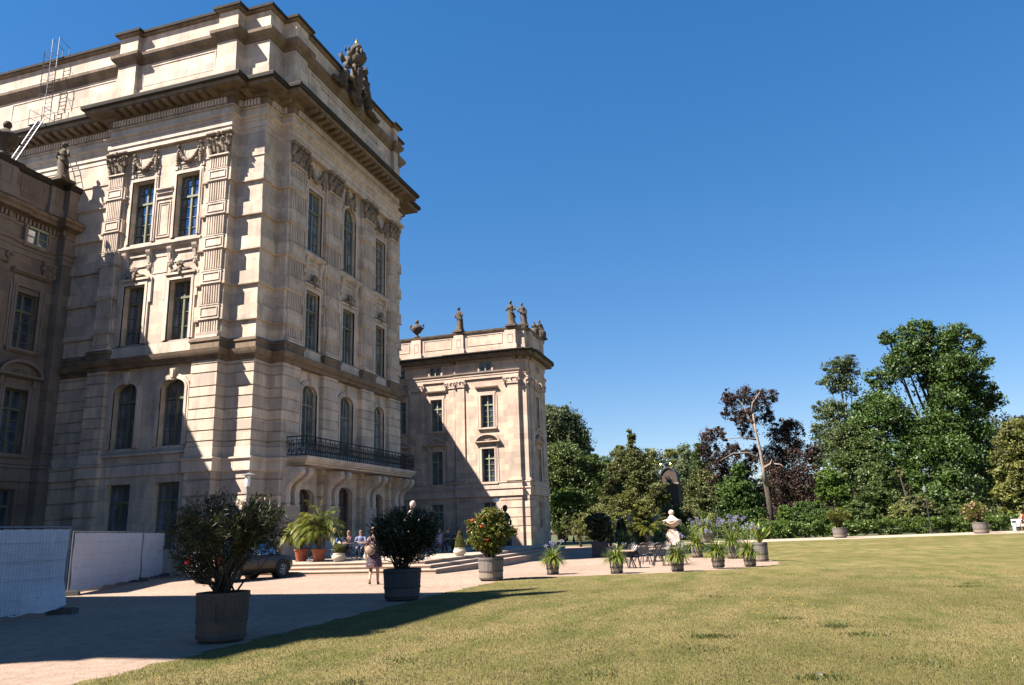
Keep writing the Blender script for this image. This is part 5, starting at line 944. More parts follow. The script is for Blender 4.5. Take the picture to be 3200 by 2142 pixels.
# ---- palms
M['palmleaf'] = leafmat('palm_leaflet', [(.05, .085, .015), (.085, .125, .02), (.14, .14, .03), (.16, .12, .035)], .25, .4, 2)
M['palmtrunk'] = simple('palm_trunk', (.10, .08, .06), .95, var=.5, scale=14)
def palm(root, z0, tr_h, fl, nf=30, leaf=.28, tilt=1.0, trad=.07, seed=0):
    rg = np.random.default_rng(seed); m = MB(); m.lathe([(trad*1.5, 0), (trad*1.15, .06), (trad, tr_h*.5), (trad*1.2, tr_h*.8), (trad*1.6, tr_h)], (0, 0, z0), 10, wob=.12, k=5); m.obj('trunk', M['palmtrunk'], root)
    Vs = []; st = MB()
    for f in range(nf):
        a = 2.4*f+rg.uniform(-.3, .3); el = 1.45-1.35*(f/nf)**.8; Lf = fl*rg.uniform(.8, 1.1); p = np.array((0, 0, z0+tr_h)); d = np.array((math.cos(a)*math.cos(el), math.sin(a)*math.cos(el), math.sin(el))); pts = [p.copy()]; K = 14
        for i in range(K): d = d+np.array((0, 0, -.115*tilt*(.3+i/K*1.3))); d /= np.linalg.norm(d); p = p+d*Lf/K; pts.append(p.copy())
        st.tube(pts, [.011*(1-i/(K+2)) for i in range(K+1)], 4)
        for i in range(2, K+1):
            for q in (0, .5):
                c = pts[i-1]+(pts[i]-pts[i-1])*q; t_ = pts[i]-pts[i-1]; t_ /= np.linalg.norm(t_); sd = np.cross(t_, [0, 0, 1]); sd /= np.linalg.norm(sd)+1e-9; ll = leaf*(math.sin(math.pi*min(1, (i+q)/(K+1.5)))**.6+.12)
                for s_ in (-1, 1):
                    dr = t_*.75+sd*s_*.75+np.array((0, 0, -.25+rg.uniform(-.2, .12))); dr /= np.linalg.norm(dr); wd = np.cross(dr, [0, 0, 1]); wd = wd/(np.linalg.norm(wd)+1e-9)*.019; e = c+dr*ll; e[2] -= ll*.2
                    mid = c+dr*ll*.5; Vs += [c, mid-wd, e, mid+wd]
    V = np.array(Vs); arrmesh('fronds', V, np.arange(len(V)).reshape(-1, 4), M['palmleaf'], root); st.obj('frond_stalks', M['palmleaf'], root)
def terra(root, r=.34, h=.52):
    m = MB(); m.lathe([(r*.68, 0), (r*.7, .02), (r*.72, .05), (r*.7, .06), (r*.88, h*.82), (r*.95, h*.86), (r, h*.88), (r, h), (r*.9, h), (r*.86, h*.9), (.02, h*.9)], n=28); m.obj('pot', M['terra'], root, False)
    m = MB(); m.lathe([(r*.86, h*.88), (.02, h*.93)], n=20); m.obj('soil', M['soil'], root)
p1 = tag(empty('potted_palm', (32.5, 20.6, .45)), 'young palm in a terracotta pot on the terrace edge, left of two and partly hidden', 'potted palm'); terra(p1, .36, .56); palm(p1, .5, .78, 1.25, 40, .36, 1.3, .06, 3)
p2 = tag(empty('potted_palm', (31.6, 19.1, .45)), 'taller young palm with drooping fronds in a terracotta pot, right of the pair', 'potted palm'); terra(p2, .36, .56); palm(p2, .5, .88, 1.5, 54, .4, 1.25, .065, 5)
p3 = tag(empty('potted_palm', (*D(2032, 1700, 70.2)[:2], -.2)), 'feathery yellowish palm in a grey tub in front of the shrubs', 'potted palm'); tub(None, .5, .95, p3, 'tub', .8, False); palm(p3, .85, .5, 2.1, 50, .5, .8, .16, 8)
M['boxball'] = leafmat('box_leaf', [(.05, .08, .012), (.08, .10, .015), (.11, .115, .02), (.09, .07, .02)], .2, .45, 3)
def bowl(root):
    m = MB(); m.lathe([(.16, 0), (.2, .02), (.19, .04), (.27, .1), (.31, .2), (.28, .29), (.24, .32), (.26, .34), (.26, .37), (.22, .37), (.2, .34), (.02, .34)], n=24); m.obj('bowl', M['bowl'], root, True)
def boxball(loc, label):
    root = tag(empty('potted_box_ball', loc), label, 'potted box ball', 'stone bowls along the terrace edge'); bowl(root); m = MB(); m.ball((0, 0, .55), (.2, .2, .18), 12, 8); m.obj('twig_core', M['bark'], root)
    cl = [(np.array((0, 0, .56))+d/np.linalg.norm(d)*np.array((.22, .22, .2)), (.035, .035, .035)) for d in RNG.normal(size=(700, 3)) if d[2]/np.linalg.norm(d) > -.8]; V, F = leafcloud(cl, 9, .014, .6); arrmesh('foliage', V, F, M['boxball'], root)
boxball((30.75, 17.6, .45), 'clipped box ball in a pale stone bowl, nearest to the terracotta pots'); boxball((30.55, 15.95, .45), 'clipped box ball in a pale stone bowl, just left of the walking woman')
bc = tag(empty('potted_box_cone', (34.6, 13.4, .45)), 'clipped box cone in a pale stone bowl at the top of the front steps', 'potted box cone'); bowl(bc); cl = []
for i in range(900): z = random.random()*.72; q = .21*(1-(z/.78)**1.7); a = random.random()*6.28; cl.append(((q*math.cos(a), q*math.sin(a), .38+z), (.03, .03, .04)))
V, F = leafcloud(cl, 9, .014, .6); arrmesh('foliage', V, F, M['boxball'], bc)
# ---- agapanthus in small tubs
M['strap'] = leafmat('strap_leaf', [(.06, .11, .016), (.10, .165, .022), (.15, .21, .04), (.21, .17, .055)], .25, .35, 2)
M['agaflower'] = leafmat('violet_blue_floret', [(.14, .15, .33), (.24, .24, .44), (.34, .33, .5)], .25, .5, 3)
M['stalk'] = simple('green_stalk', (.10, .13, .04), .6)
def agapanthus(loc, label, s=1.0, flowers=4, hf=1.25, seed=0, spread=.3, rr=.19):
    rg = np.random.default_rng(seed); root = tag(empty('potted_agapanthus', loc), label, 'potted agapanthus', 'agapanthus tubs round the café seating'); tub(None, (rr+.06)*s, .52*s, root, 'tub', .8, False); Vs = []; z0 = .5*s
    for i in range(270):
        a = rg.uniform(0, 6.283); L_ = s*rg.uniform(.36, .62); el = rg.uniform(.25, 1.45); d = np.array((math.cos(a)*math.cos(el), math.sin(a)*math.cos(el), math.sin(el))); p = np.array((math.cos(a)*.08*s, math.sin(a)*.08*s, z0)); w_ = np.array((-math.sin(a), math.cos(a), 0))*.018*s; pts = [p]
        for k in range(5): d = d+np.array((0, 0, -.3)); d /= np.linalg.norm(d); p = p+d*L_/5; pts.append(p)
        for k in range(5): q0, q1 = (1-.12*k), (1-.12*(k+1)) if k < 4 else .1; Vs += [pts[k]-w_*q0, pts[k]+w_*q0, pts[k+1]+w_*q1, pts[k+1]-w_*q1]
    V = np.array(Vs); arrmesh('leaves', V, np.arange(len(V)).reshape(-1, 4), M['strap'], root)
    if flowers:
        m = MB(); fl = []
        for i in range(flowers):
            a = rg.uniform(0, 6.283); q = rg.uniform(.1, spread+.1)*s; e = np.array((math.cos(a)*q*.5, math.sin(a)*q, hf*rg.uniform(.85, 1.05)*s)); m.tube([(0, 0, z0), (e[0]*.4, e[1]*.4, z0+(e[2]-z0)*.5), e], .006*s, 4); fl.append(e)
        m.obj('flower_stalks', M['stalk'], root); cl = [(f+d/np.linalg.norm(d)*.065*s*np.array((1, 1, .7)), (.02, .02, .02)) for f in fl for d in rg.normal(size=(16, 3))]; V, F = leafcloud(cl, 4, .018*s, .5); arrmesh('flower_heads', V, F, M['agaflower'], root)
    return root
agapanthus((*G(1728, 1796)[:2], 0), 'strap leaved plant with slim blue flower heads, leftmost small tub standing alone', 1.0, 5, 1.08, 1, .45)
agapanthus((*G(1928, 1793)[:2], 0), 'strap leaved plant with one faded flower, in the small tub left of the café chairs', 1.0, 1, 1.0, 2)
agapanthus((*G(2118, 1786)[:2], 0), 'strap leaved plant with few blue flowers, small tub right before the table', 1.02, 4, 1.2, 3, .5)
agapanthus((*G(2246, 1774)[:2], 0), 'strap leaved plant with a tall bent stalk, third small tub from the big grey pot', 1.05, 3, 1.35, 4, .5)
agapanthus((*G(2345, 1766)[:2], -.05), 'strap leaved plant with many blue heads right beside the big grey pot', 1.02, 8, 1.45, 5, .6)
agapanthus((*G(2292, 1746, -.2)[:2], -.2), 'strap leaved plant with a dense blue group of flowers in the back row', 1.45, 16, 1.4, 6, .45)
agapanthus((*G(2180, 1743, -.2)[:2], -.2), 'strap leaved plant in the back row, in front of the grass shadow', 1.4, 6, 1.4, 7, .5)
agapanthus((*G(2062, 1722, -.2)[:2], -.2), 'strap leaved plant with blue heads just left of the pink stone urn', 1.7, 6, 1.3, 9, .5)
agapanthus((*G(1955, 1737, -.2)[:2], -.2), 'strap leaved plant with blue heads in shade before the boxed bush', 1.6, 6, 1.4, 10, .6)
g7 = agapanthus((*G(2207, 1698, -.2)[:2], -.2), 'blue agapanthus in a wide grey tub on the far path, right of the urn', 2.6, 14, .72, 11, .3, .25)
bp_ = tag(empty('potted_strelitzia', (*G(2380, 1757, -.2)[:2], -.2)), 'big upright grey pot with broad stiff leaves, rightmost of the café pots', 'potted plant'); tub(None, .33, .84, bp_, 'tub', .95, False)
Vs = []
for i in range(46):
    a = random.uniform(0, 6.28); el = random.uniform(.6, 1.4); L_ = random.uniform(.6, 1.15); d = np.array((math.cos(a)*math.cos(el)*.8, math.sin(a)*math.cos(el), math.sin(el))); p = np.array((0, 0, .78)); e0 = p+d*L_*.55; e1 = p+d*L_; w_ = np.cross(d, [0, 0, 1.]); w_ = w_/np.linalg.norm(w_)*.07; Vs += [p-w_*.1, p+w_*.1, e0+w_*.3, e0-w_*.3, e0-w_*.3, e0+w_*.3, (e0+e1)/2+w_, (e0+e1)/2-w_, (e0+e1)/2-w_, (e0+e1)/2+w_, e1+w_*.1, e1-w_*.1]
V = np.array(Vs); arrmesh('leaves', V, np.arange(len(V)).reshape(-1, 4), M['strap'], bp_)
cs = tag(empty('cypress_sapling', (*D(2203, 1640, 84)[:2], -.2)), 'small bright green pointed conifer on the lawn beyond the agapanthus', 'tree'); cl = []
for i in range(240): z = random.random()*2.6; q = .75*(1-z/2.75); a = random.random()*6.28; cl.append(((q*math.cos(a), q*math.sin(a), z+.2), (.15, .15, .22)))
V, F = leafcloud(cl, 40, .06, .4); arrmesh('foliage', V, F, M['hedgeleaf'], cs)
# scattered yellow flowers and litter
M['yfl'] = simple('yellow_petal', (.5, .32, .02), .6); cl = [((*G(random.gauss(2410, 45), random.gauss(1895, 22))[:2], .045), (.01, .01, .01)) for _ in range(60)]; V, F = leafcloud(cl, 2, .008, .9); tag(arrmesh('yellow_meadow_flowers', V, F, M['yfl']), 'tiny yellow flowers scattered through the dry lawn', 'flowers', kind='stuff')
c = G(2558, 2116); V, F = leafcloud([((c[0], c[1], .03), (.02, .03, .015))], 8, .022, .9); M['paper'] = simple('crumpled_paper', (.6, .6, .6), .7); tag(arrmesh('crumpled_paper', V, F, M['paper']), 'small crumpled white paper lying on the grass at the bottom right', 'litter')
# ================================================================ fence
def fence_panel(a, b, label, gap=.12, h=2.0, sag=0):
    a = np.array(a); b = np.array(b); L_ = np.hypot(*(b-a)); d = (b-a)/L_; root = tag(empty('fence_panel', (a[0], a[1], 0), math.atan2(d[1], d[0])), label, 'fence panel', 'tarp covered site fence')
    for x in (0, L_): m = MB(); m.tube([(x, 0, .08), (x, 0, h)], .021, 8); m.obj('post', M['galv'], root)
    m = MB(); m.tube([(0, 0, h), (L_, 0, h)], .019, 6); m.tube([(0, 0, gap), (L_, 0, gap)], .019, 6)
    for i in range(int(L_/.1)): m.tube([(i*.1+.05, -.05, gap), (i*.1+.05, -.05, h)], .0022, 3)
    for z in (.45, .85, 1.25, 1.65): m.tube([(0, -.05, z), (L_, -.05, z)], .0035, 3)
    m.obj('wire_mesh', M['galv'], root)
    nx, nz = 60, 34; V = []
    for j in range(nz+1):
        for i in range(nx+1):
            u = .06+(L_-.12)*i/nx; v = j/nz; z = gap-.02+.02*math.sin(i*.5)*(1-v)+(h-.03-gap)*v-.006*math.sin(i*.9)*v+.12*max(0, i/nx-.9)*10*(1-v)*(sag > 0)
            y = -.02-.014*math.sin(u*9+v*2)-.01*math.sin(u*21+5*v)-.02*math.sin(v*9.5)*(.6+.4*math.sin(u*3))-(.12*max(0, 1-v*3)*max(0, i/nx-.55)*2 if sag else 0); V.append((u, y, z))
    m = MB(); m.add(V, [(j*(nx+1)+i, j*(nx+1)+i+1, (j+1)*(nx+1)+i+1, (j+1)*(nx+1)+i) for j in range(nz) for i in range(nx)]); m.obj('tarp', M['cloth'], root, True)
    for x in (0, L_):
        m = MB(); m.box(x-.12, x+.12, -.34, .34, 0, .13); m.box(x-.08, x+.08, -.28, .28, .13, .15); m.obj('foot', M['footc'], root)
    return root
M['footc'] = simple('concrete_foot', (.07, .065, .06), .95)
fence_panel((11.45, 15.3), (14.87, 15.83), 'near tarp covered fence panel at the left edge with a slack lower corner', sag=1, gap=.14)
fence_panel((20.0, 21.15), (26.7, 24.55), 'long tarp covered fence panel in the middle, behind the nearest one')
fence_panel((26.75, 24.58), (30.2, 26.5), 'tarp covered fence panel ending behind the parked car')
# ================================================================ car
t = NT('dark_brown_car_paint'); t.b.inputs['Base Color'].default_value = (.022, .015, .009, 1); t.b.inputs['Metallic'].default_value = 0; t.b.inputs['Roughness'].default_value = .35; t.b.inputs['Coat Weight'].default_value = .15; t.b.inputs['Specular IOR Level'].default_value = .35; t.b.inputs['Coat Roughness'].default_value = .03; M['paint'] = t.m
M['redlens'] = simple('red_lamp_lens', (.35, .01, .01), .15); M['plate'] = simple('number_plate', (.75, .75, .75), .4, var=.02)
car = tag(empty('parked_car', (26.7, 19.55, 0), math.radians(-7)), 'dark brown estate car parked with its tail towards the camera behind the big oleander', 'car')
Lc, Wc = 4.3, .88; xs_ = [-2.15, -2.1, -1.95, -1.6, -1.1, -.5, .2, .75, 1.2, 1.6, 1.9, 2.08, 2.15]
belt = [.62, .86, .98, 1.0, 1.0, .99, .97, .96, .93, .88, .8, .68, .52]; wid = [.80, .85, .87, .88, .88, .88, .88, .88, .87, .86, .82, .74, .6]; low = [.42, .34, .26, .22, .2, .2, .2, .2, .2, .22, .26, .3, .36]
m = MB(); V = []; ns = 9
for x, b, w_, lo in zip(xs_, belt, wid, low):
    sec = [(-w_*.86, lo), (-w_, lo+.12), (-w_*1.0, (lo+b)/2), (-w_*.97, b-.08), (-w_*.9, b), (-w_*.45, b+.025), (0, b+.035), (w_*.45, b+.025), (w_*.9, b), (w_*.97, b-.08), (w_, (lo+b)/2), (w_, lo+.12), (w_*.86, lo)]
    V += [(x, y, z) for y, z in sec]
k = 13; F = [(i*k+j, (i+1)*k+j, (i+1)*k+(j+1) % k, i*k+(j+1) % k) for i in range(len(xs_)-1) for j in range(k)]+[tuple(range(k-1, -1, -1)), tuple((len(xs_)-1)*k+j for j in range(k))]
m.add(V, F); body = m.obj('body', M['paint'], car, True)
m = MB(); rx = [-2.0, -1.72, -1.2, -.4, .35, .75, 1.25]; rz = [1.0, 1.48, 1.6, 1.64, 1.58, 1.42, .97]; V = []
for x, z in zip(rx, rz):
    q = .74 if z > 1.2 else .82; V += [(x, -.84, .94), (x, -q, max(.95, z-.1)), (x, -q*.8, z), (x, 0, z+.02), (x, q*.8, z), (x, q, max(.95, z-.1)), (x, .84, .94)]
F = [(i*7+j, (i+1)*7+j, (i+1)*7+j+1, i*7+j+1) for i in range(6) for j in range(6)]; m.add(V, F); m.obj('greenhouse', M['glass'], car, True)
m = MB()
for s_ in (-1, 1):
    m.tube([(-2.0, .80*s_, .98), (-1.72, .72*s_, 1.42), (-1.2, .68*s_, 1.58), (-.4, .67*s_, 1.62), (.35, .68*s_, 1.56), (.75, .71*s_, 1.42), (1.25, .80*s_, .97)], .045, 6)
    for x0 in (-1.15, -.2): m.tube([(x0, .83*s_, .96), (x0+.02, .70*s_, 1.54)], .035, 5)
V = []
for x, z in zip(rx[1:6], rz[1:6]): V += [(x, y, z+.035) for y in (-.62, -.3, 0, .3, .62)]
m.add(V, [(i*5+j, (i+1)*5+j, (i+1)*5+j+1, i*5+j+1) for i in range(4) for j in range(4)]); m.obj('roof', M['paint'], car, True)
for x in (-1.33, 1.33):
    for s_ in (-1, 1):
        wh = empty('wheel', (x, .80*s_, .32)); wh.parent = car; m = MB(); q = MB()
        for r0_, r1_, ya, yb, mb_ in ((.32, .22, -.1, .1, m),):
            n = 28; pr_ = [(.21, -.1), (.30, -.1), (.32, -.07), (.32, .07), (.30, .1), (.21, .1)]
            V = [(r*math.cos(2*math.pi*i/n), y, r*math.sin(2*math.pi*i/n)) for r, y in pr_ for i in range(n)]; mb_.add(V, [(j*n+i, j*n+(i+1) % n, ((j+1) % 6)*n+(i+1) % n, ((j+1) % 6)*n+i) for j in range(6) for i in range(n)])
        m.obj('tyre', M['rubber'], wh, True)
        for i in range(7):
            a = 2*math.pi*i/7; q.tube([(.04*math.cos(a), .07*s_, .04*math.sin(a)), (.2*math.cos(a+.15), .085*s_, .2*math.sin(a+.15))], [.022, .018], 5)
        q.tube([(0, .02*s_, 0), (0, .09*s_, 0)], .05, 10); q.tube([(.2*math.cos(2*math.pi*i/20), .08*s_, .2*math.sin(2*math.pi*i/20)) for i in range(21)], .014, 5); q.obj('rim', M['alloy'], wh, True); q = MB(); q.tube([(0, -.02, 0), (0, .02, 0)], .2, 20); q.obj('brake_disc', M['iron'], wh)
for x in (-1.33, 1.33):
    for s_ in (-1, 1): m = MB(); m.tube([(x+.39*math.cos(a), .882*s_, .34+.39*math.sin(a)) for a in np.linspace(-.2, math.pi+.2, 12)], .03, 5); m.tube([(x, .6*s_, .33), (x, .885*s_, .33)], .375, 20); m.obj('wheel_arch', M['rubber'], car)
m = MB(); m.tube([(-2.18, -.8, .52), (-2.25, -.3, .52), (-2.25, .3, .52), (-2.18, .8, .52)], .07, 8); m.tube([(-2.17, -.78, .86), (-2.19, 0, .86), (-2.17, .78, .86)], .025, 6); m.obj('rear_bumper', M['chrome'], car, True)
for s_ in (-1, 1):
    m = MB(); m.add([(-2.13, .66*s_, .72), (-2.10, .86*s_, .72), (-1.98, .84*s_, .98), (-2.02, .68*s_, 1.02), (-2.16, .66*s_, .72), (-2.13, .87*s_, .72), (-2.02, .86*s_, .98), (-2.06, .68*s_, 1.02)], [(0, 1, 2, 3), (4, 5, 6, 7), (0, 1, 5, 4), (1, 2, 6, 5), (2, 3, 7, 6), (3, 0, 4, 7)]); m.obj('tail_light', M['redlens'], car)
    m = MB(); m.ball((.85, .98*s_, 1.02), (.08, .11, .07), 8, 6); m.obj('wing_mirror', M['paint'], car, True)
    for x0, x1 in ((-1.0, -.12), (-.08, .85)):
        m = MB(); m.tube([(x0, .893*s_, .3), (x0, .893*s_, .93), (x1, .893*s_, .93), (x1, .893*s_, .3), (x0, .893*s_, .3)], .006, 4); m.box(x0+.08, x0+.26, .885*s_-.012, .885*s_+.02, .8, .83); m.obj('door_seam', M['rubber'], car)
m = MB(); m.box(-2.18, -2.165, -.26, .26, .64, .75); m.obj('number_plate', M['plate'], car)
# ================================================================ lamps, herms, urn vase
def wall_lamp():
    r = tag(empty('terrace_lamp', (30.9, 22.6, .45)), 'slim lantern with a flat tin hood on a pole above the big oleander', 'lamp'); m = MB(); m.tube([(0, 0, 0), (0, 0, 3.55)], .035, 8); m.lathe([(.1, 0), (.06, .2)], n=8); m.obj('pole', M['galv'], r)
    m = MB(); m.lathe([(.11, 3.5), (.13, 3.7), (.12, 4.0), (.05, 4.05)], n=10); m.obj('lantern', M['plate'], r); m = MB(); m.lathe([(.34, 4.04), (.05, 4.14)], (.1, 0, 0), n=12); m.obj('hood', M['galv'], r)
wall_lamp()
r = tag(empty('globe_lamp', (56, D(1550, 1572, 56)[1], -.2)), 'white rounded lamp on a thin post in front of the far wing window', 'lamp'); m = MB(); m.tube([(0, 0, 0), (0, 0, 3.9)], .04, 8); m.obj('post', M['plate'], r); m = MB(); m.lathe([(.1, 3.85), (.25, 3.88), (.26, 3.96), (.15, 4.08), (.03, 4.12)], n=16); m.obj('shade', M['plate'], r, True)
def park_lamp(loc, h, label):
    r = tag(empty('park_lamp_post', loc), label, 'lamp post', 'black park lamp posts'); m = MB(); m.lathe([(.14, 0), (.12, .5), (.07, .6), (.055, h*.7), (.09, h*.71), (.05, h*.73), (.045, h*.86)], n=10); m.obj('post', M['iron'], r)
    m = MB(); m.lathe([(.05, h*.86), (.13, h*.88), (.17, h*.95), (.1, h*.965), (.13, h*.975), (.02, h)], n=8); m.obj('lantern', M['lantern'], r)
M['lantern'] = simple('dull_lantern_glass', (.14, .15, .16), .3)
a = D(2887, 1519, 83.5); park_lamp((a[0], a[1], -.2), a[2]+.2, 'black lamp post standing at the hedge in front of the huge oak')
a = D(1941, 1550, 80); park_lamp((a[0], a[1], -.2), a[2]+.2, 'black lamp post rising out of the yellow green shrub')
a = D(1788, 1585, 92); park_lamp((a[0], a[1], -.2), a[2]+.2, 'pale lamp half lost in the trees close to the far wing')
def herm(loc, s, label, mat):
    r = tag(empty('garden_herm', loc), label, 'sculpture'); m = MB(); m.box(-.5, .5, -.5, .5, 0, .35); m.box(-.38, .38, -.38, .38, .35, .5); m.box(-.3, .3, -.3, .3, .5, 1.1); m.obj('pedestal', M[mat], r)
    m = MB(); m.lathe([(.24, 1.1), (.3, 1.3), (.22, 1.6), (.2, 1.9), (.28, 2.25), (.30, 2.45), (.2, 2.6), (.1, 2.68)], n=14, sx=.8, wob=.08, k=5); m.tube([(0, .28, 2.42), (-.15, .38, 2.15), (-.3, .2, 2.0)], .075, 7); m.tube([(0, -.28, 2.42), (-.1, -.4, 2.1), (-.2, -.42, 1.85)], .075, 7); m.ball((0, 0, 2.9), (.17, .15, .22), 14, 9, .02); m.ball((.03, 0, 2.98), (.18, .17, .18), 10, 7, .05); m.ball((-.18, 0, 2.88), (.035, .03, .04), 6, 4)
    m.obj('figure', M[mat], r, True); r.scale = (s, s, s)
h_ = D(1289, 1575, 31.0); herm((31.0, h_[1], .45), .79, 'pale stone figure on a pedestal behind the second tub, only head and base showing', 'pale')
a = D(1578, 1586, 55); herm((55, a[1], -.2), (a[2]+.2)/3.0, 'black looking stone figure standing in shade before the far wing', 'crust')  # black stone here paints the shade on the figure into its colour
r = tag(empty('sandstone_vase', (*G(2106, 1702, -.2)[:2], -.2)), 'pink sandstone vase with draped bowl and a ball on top', 'vase'); m = MB()
m.box(-.78, .78, -.78, .78, 0, .2); m.box(-.7, .7, -.7, .7, .2, 1.15); m.box(-.58, .58, -.58, .58, 1.15, 1.4); m.box(-.42, .42, -.42, .42, 1.4, 1.62); m.lathe([(.4, 1.62), (.2, 1.75), (.2, 1.85)], n=20); M['pinkstone'] = stone('pink_sandstone', (.58, .44, .365), blocks=False, dark=.1, crust=(.5, .4, .33), crust_amt=.1); m.obj('pedestal', M['pinkstone'], r)
m = MB(); m.lathe([(.25, 1.82), (.5, 1.95), (.85, 2.2), (1.0, 2.5), (1.02, 2.6), (.7, 2.66), (.5, 2.8), (.3, 3.0), (.16, 3.15)], n=24); 
for i in range(5):
    a = i*2*math.pi/5
    m.tube([(.98*math.cos(a+q*1.256), .98*math.sin(a+q*1.256), 2.55-.32*math.sin(math.pi*q)) for q in np.linspace(0, 1, 9)], .05, 5)
m.ball((0, 0, 3.42), .3, 18, 12); m.obj('vase', M['pinkstone'], r, True); r.scale = (.8, .8, .8)
# ================================================================ café furniture
M['tabletop'] = simple('table_top', (.30, .22, .17), .4); M['whitewood'] = simple('white_painted_wood', (.16, .20, .26), .6)
def iron_chair(loc, rz, label=None):
    r = tag(empty('café_chair'.replace('é', 'e'), loc, rz), label, 'chair', 'cast iron chairs round the cafe tables')
    m = MB(); m.lathe([(.2, .41), (.23, .43), (.2, .465)], n=16); m.obj('seat', M['iron'], r)
    for x, y in ((-.17, -.17), (-.17, .17), (.17, -.17), (.17, .17)): m = MB(); m.tube([(x*.8, y*.8, .44), (x*1.05, y*1.05, .25), (x*1.3, y*1.3, 0)], .022, 5); m.obj('leg', M['iron'], r)
    m = MB(); m.tube([(.19, -.2, .44), (.25, -.22, .7), (.27, -.15, .9), (.28, 0, .95), (.27, .15, .9), (.25, .22, .7), (.19, .2, .44)], .02, 5)
    for k in range(-3, 4): m.tube([(.22, max(-.2, min(.2, k*.08-.16)), .5), (.27, max(-.18, min(.18, k*.08+.16)), .88)], .014, 4); m.tube([(.22, max(-.2, min(.2, k*.08+.16)), .5), (.27, max(-.18, min(.18, k*.08-.16)), .88)], .014, 4)
    m.obj('lattice_back', M['ironlight'], r); m = MB()
    for s_ in (-1, 1): m.tube([(.24, .21*s_, .66), (0, .25*s_, .68), (-.16, .22*s_, .62), (-.14, .2*s_, .45)], .012, 5)
    m.obj('armrests', M['iron'], r); return r
M['ironlight'] = simple('greyed_iron', (.05, .05, .055), .4, .4)
def cafe_table(loc, w_, d_, label):
    r = tag(empty('cafe_table', loc), label, 'table', 'cafe tables on the gravel'); m = MB(); m.box(-w_/2, w_/2, -d_/2, d_/2, .70, .735); m.obj('tabletop', M['tabletop'], r)
    for x, y in ((-1, -1), (-1, 1), (1, -1), (1, 1)): m = MB(); m.tube([(x*w_*.3, y*d_*.4, .7), (x*w_*.2, y*d_*.3, .4), (x*w_*.36, y*d_*.44, 0)], .026, 5); m.obj('leg', M['iron'], r)
    m = MB(); m.box(-.05, .05, -.04, .08, .735, .83); m.obj('menu_holder', M['plate'], r) if 0 else None
ta = G(1955, 1778, -.1); cafe_table((ta[0], ta[1], -.12), .8, .9, 'narrow cafe table left, behind the second small tub')
tb_ = G(2075, 1768, -.15); cafe_table((tb_[0]+.3, tb_[1], -.16), .8, 1.15, 'cafe table right, behind the third small tub')
tc_ = G(2030, 1758, -.2); cafe_table((tc_[0]+1.0, tc_[1]+.2, -.2), .8, 1.6, 'longest cafe table in the back')
for (px, py, rz, lb) in ((1985, 1780, .2, 'lattice backed iron chair facing away, right of the left table'), (1940, 1776, 2.6, 'dark iron chair hidden behind the second small tub'), (2110, 1768, -1.2, 'iron chair at the right end of the right table'), (2060, 1770, 3.4, 'iron chair pushed under the right table'), (2020, 1762, 3.0, 'iron chair between the two front tables'), (2035, 1752, 0, 'iron chair at the back table, left'), (2095, 1750, .3, 'iron chair at the back table, right'), (2130, 1760, .1, 'iron chair behind the third small tub')):
    c = G(px, py, -.13); iron_chair((c[0], c[1], gz(c[0])), rz, lb)
M['blueshirt'] = simple('blue_shirt', (.03, .08, .25), .8); M['lilac'] = simple('lilac_shirt', (.10, .12, .22), .8); M['redshirt'] = simple('dark_red_shirt', (.05, .012, .015), .8); M['greyshirt'] = simple('grey_green_shirt', (.05, .06, .07), .8); M['blackcloth'] = simple('black_clothing', (.015, .015, .02), .8); M['hair'] = simple('brown_hair', (.09, .05, .025), .6); M['whitehair'] = simple('grey_hair', (.3, .28, .26), .6); M['jeans'] = simple('blue_jeans', (.02, .035, .08), .8)
def skin_body(name, bones, mat, parent=None, sub=1):
    """bones: dict joint -> (pos, radius), list of edges; one continuous skinned body"""
    J, E_ = bones; names = list(J); me = bpy.data.meshes.new(name); me.from_pydata([J[k][0] for k in names], [(names.index(a), names.index(b)) for a, b in E_], []); me.materials.append(mat)
    o = bpy.data.objects.new(name, me); COL.objects.link(o)
    if parent is not None: o.parent = parent
    sk = o.modifiers.new('skin', 'SKIN'); sk.use_smooth_shade = True
    if not me.skin_vertices: me.attributes
    for i, k in enumerate(names):
        v = me.skin_vertices[0].data[i]; r = J[k][1]; v.radius = (r, r) if not isinstance(r, tuple) else r; v.use_root = (i == 0)
    s = o.modifiers.new('sub', 'SUBSURF'); s.levels = sub; s.render_levels = sub; return o
def hand(J, E_, w_, d, side, s=1.0):
    w_ = np.array(w_); d = np.array(d, float); d /= np.linalg.norm(d); f = np.array((0, -1, 0)) if abs(d[1]) < .9 else np.array((1, 0, 0)); l = np.cross(d, f); nm = 'h'+side; J[nm] = (tuple(w_+d*.05*s), .024*s); E_.append(('wr'+side, nm))
    for i, (o_, ln) in enumerate(((-.03, .07), (-.01, .085), (.01, .08), (.03, .065))):
        a = w_+d*.09*s+f*o_*s; b = a+d*ln*s*.55+l*.01; c = a+d*ln*s+l*.03; k = f'{nm}{i}'; J[k+'a'] = (tuple(a), .0095*s); J[k+'b'] = (tuple(b), .0085*s); J[k+'c'] = (tuple(c), .007*s); E_ += [(nm, k+'a'), (k+'a', k+'b'), (k+'b', k+'c')]
    a = w_+d*.03*s-f*.045*s; b = a+d*.045*s-f*.012; J[nm+'ta'] = (tuple(a), .011*s); J[nm+'tb'] = (tuple(b), .009*s); E_ += [(nm, nm+'ta'), (nm+'ta', nm+'tb')]
# walking woman seen from behind
c = G(1168, 1828); wo = tag(empty('person', (c[0], c[1], 0), math.radians(-72)), 'woman walking away in a dark flowered dress with a pale bag on her back', 'person'); wo.scale = (1.1,)*3
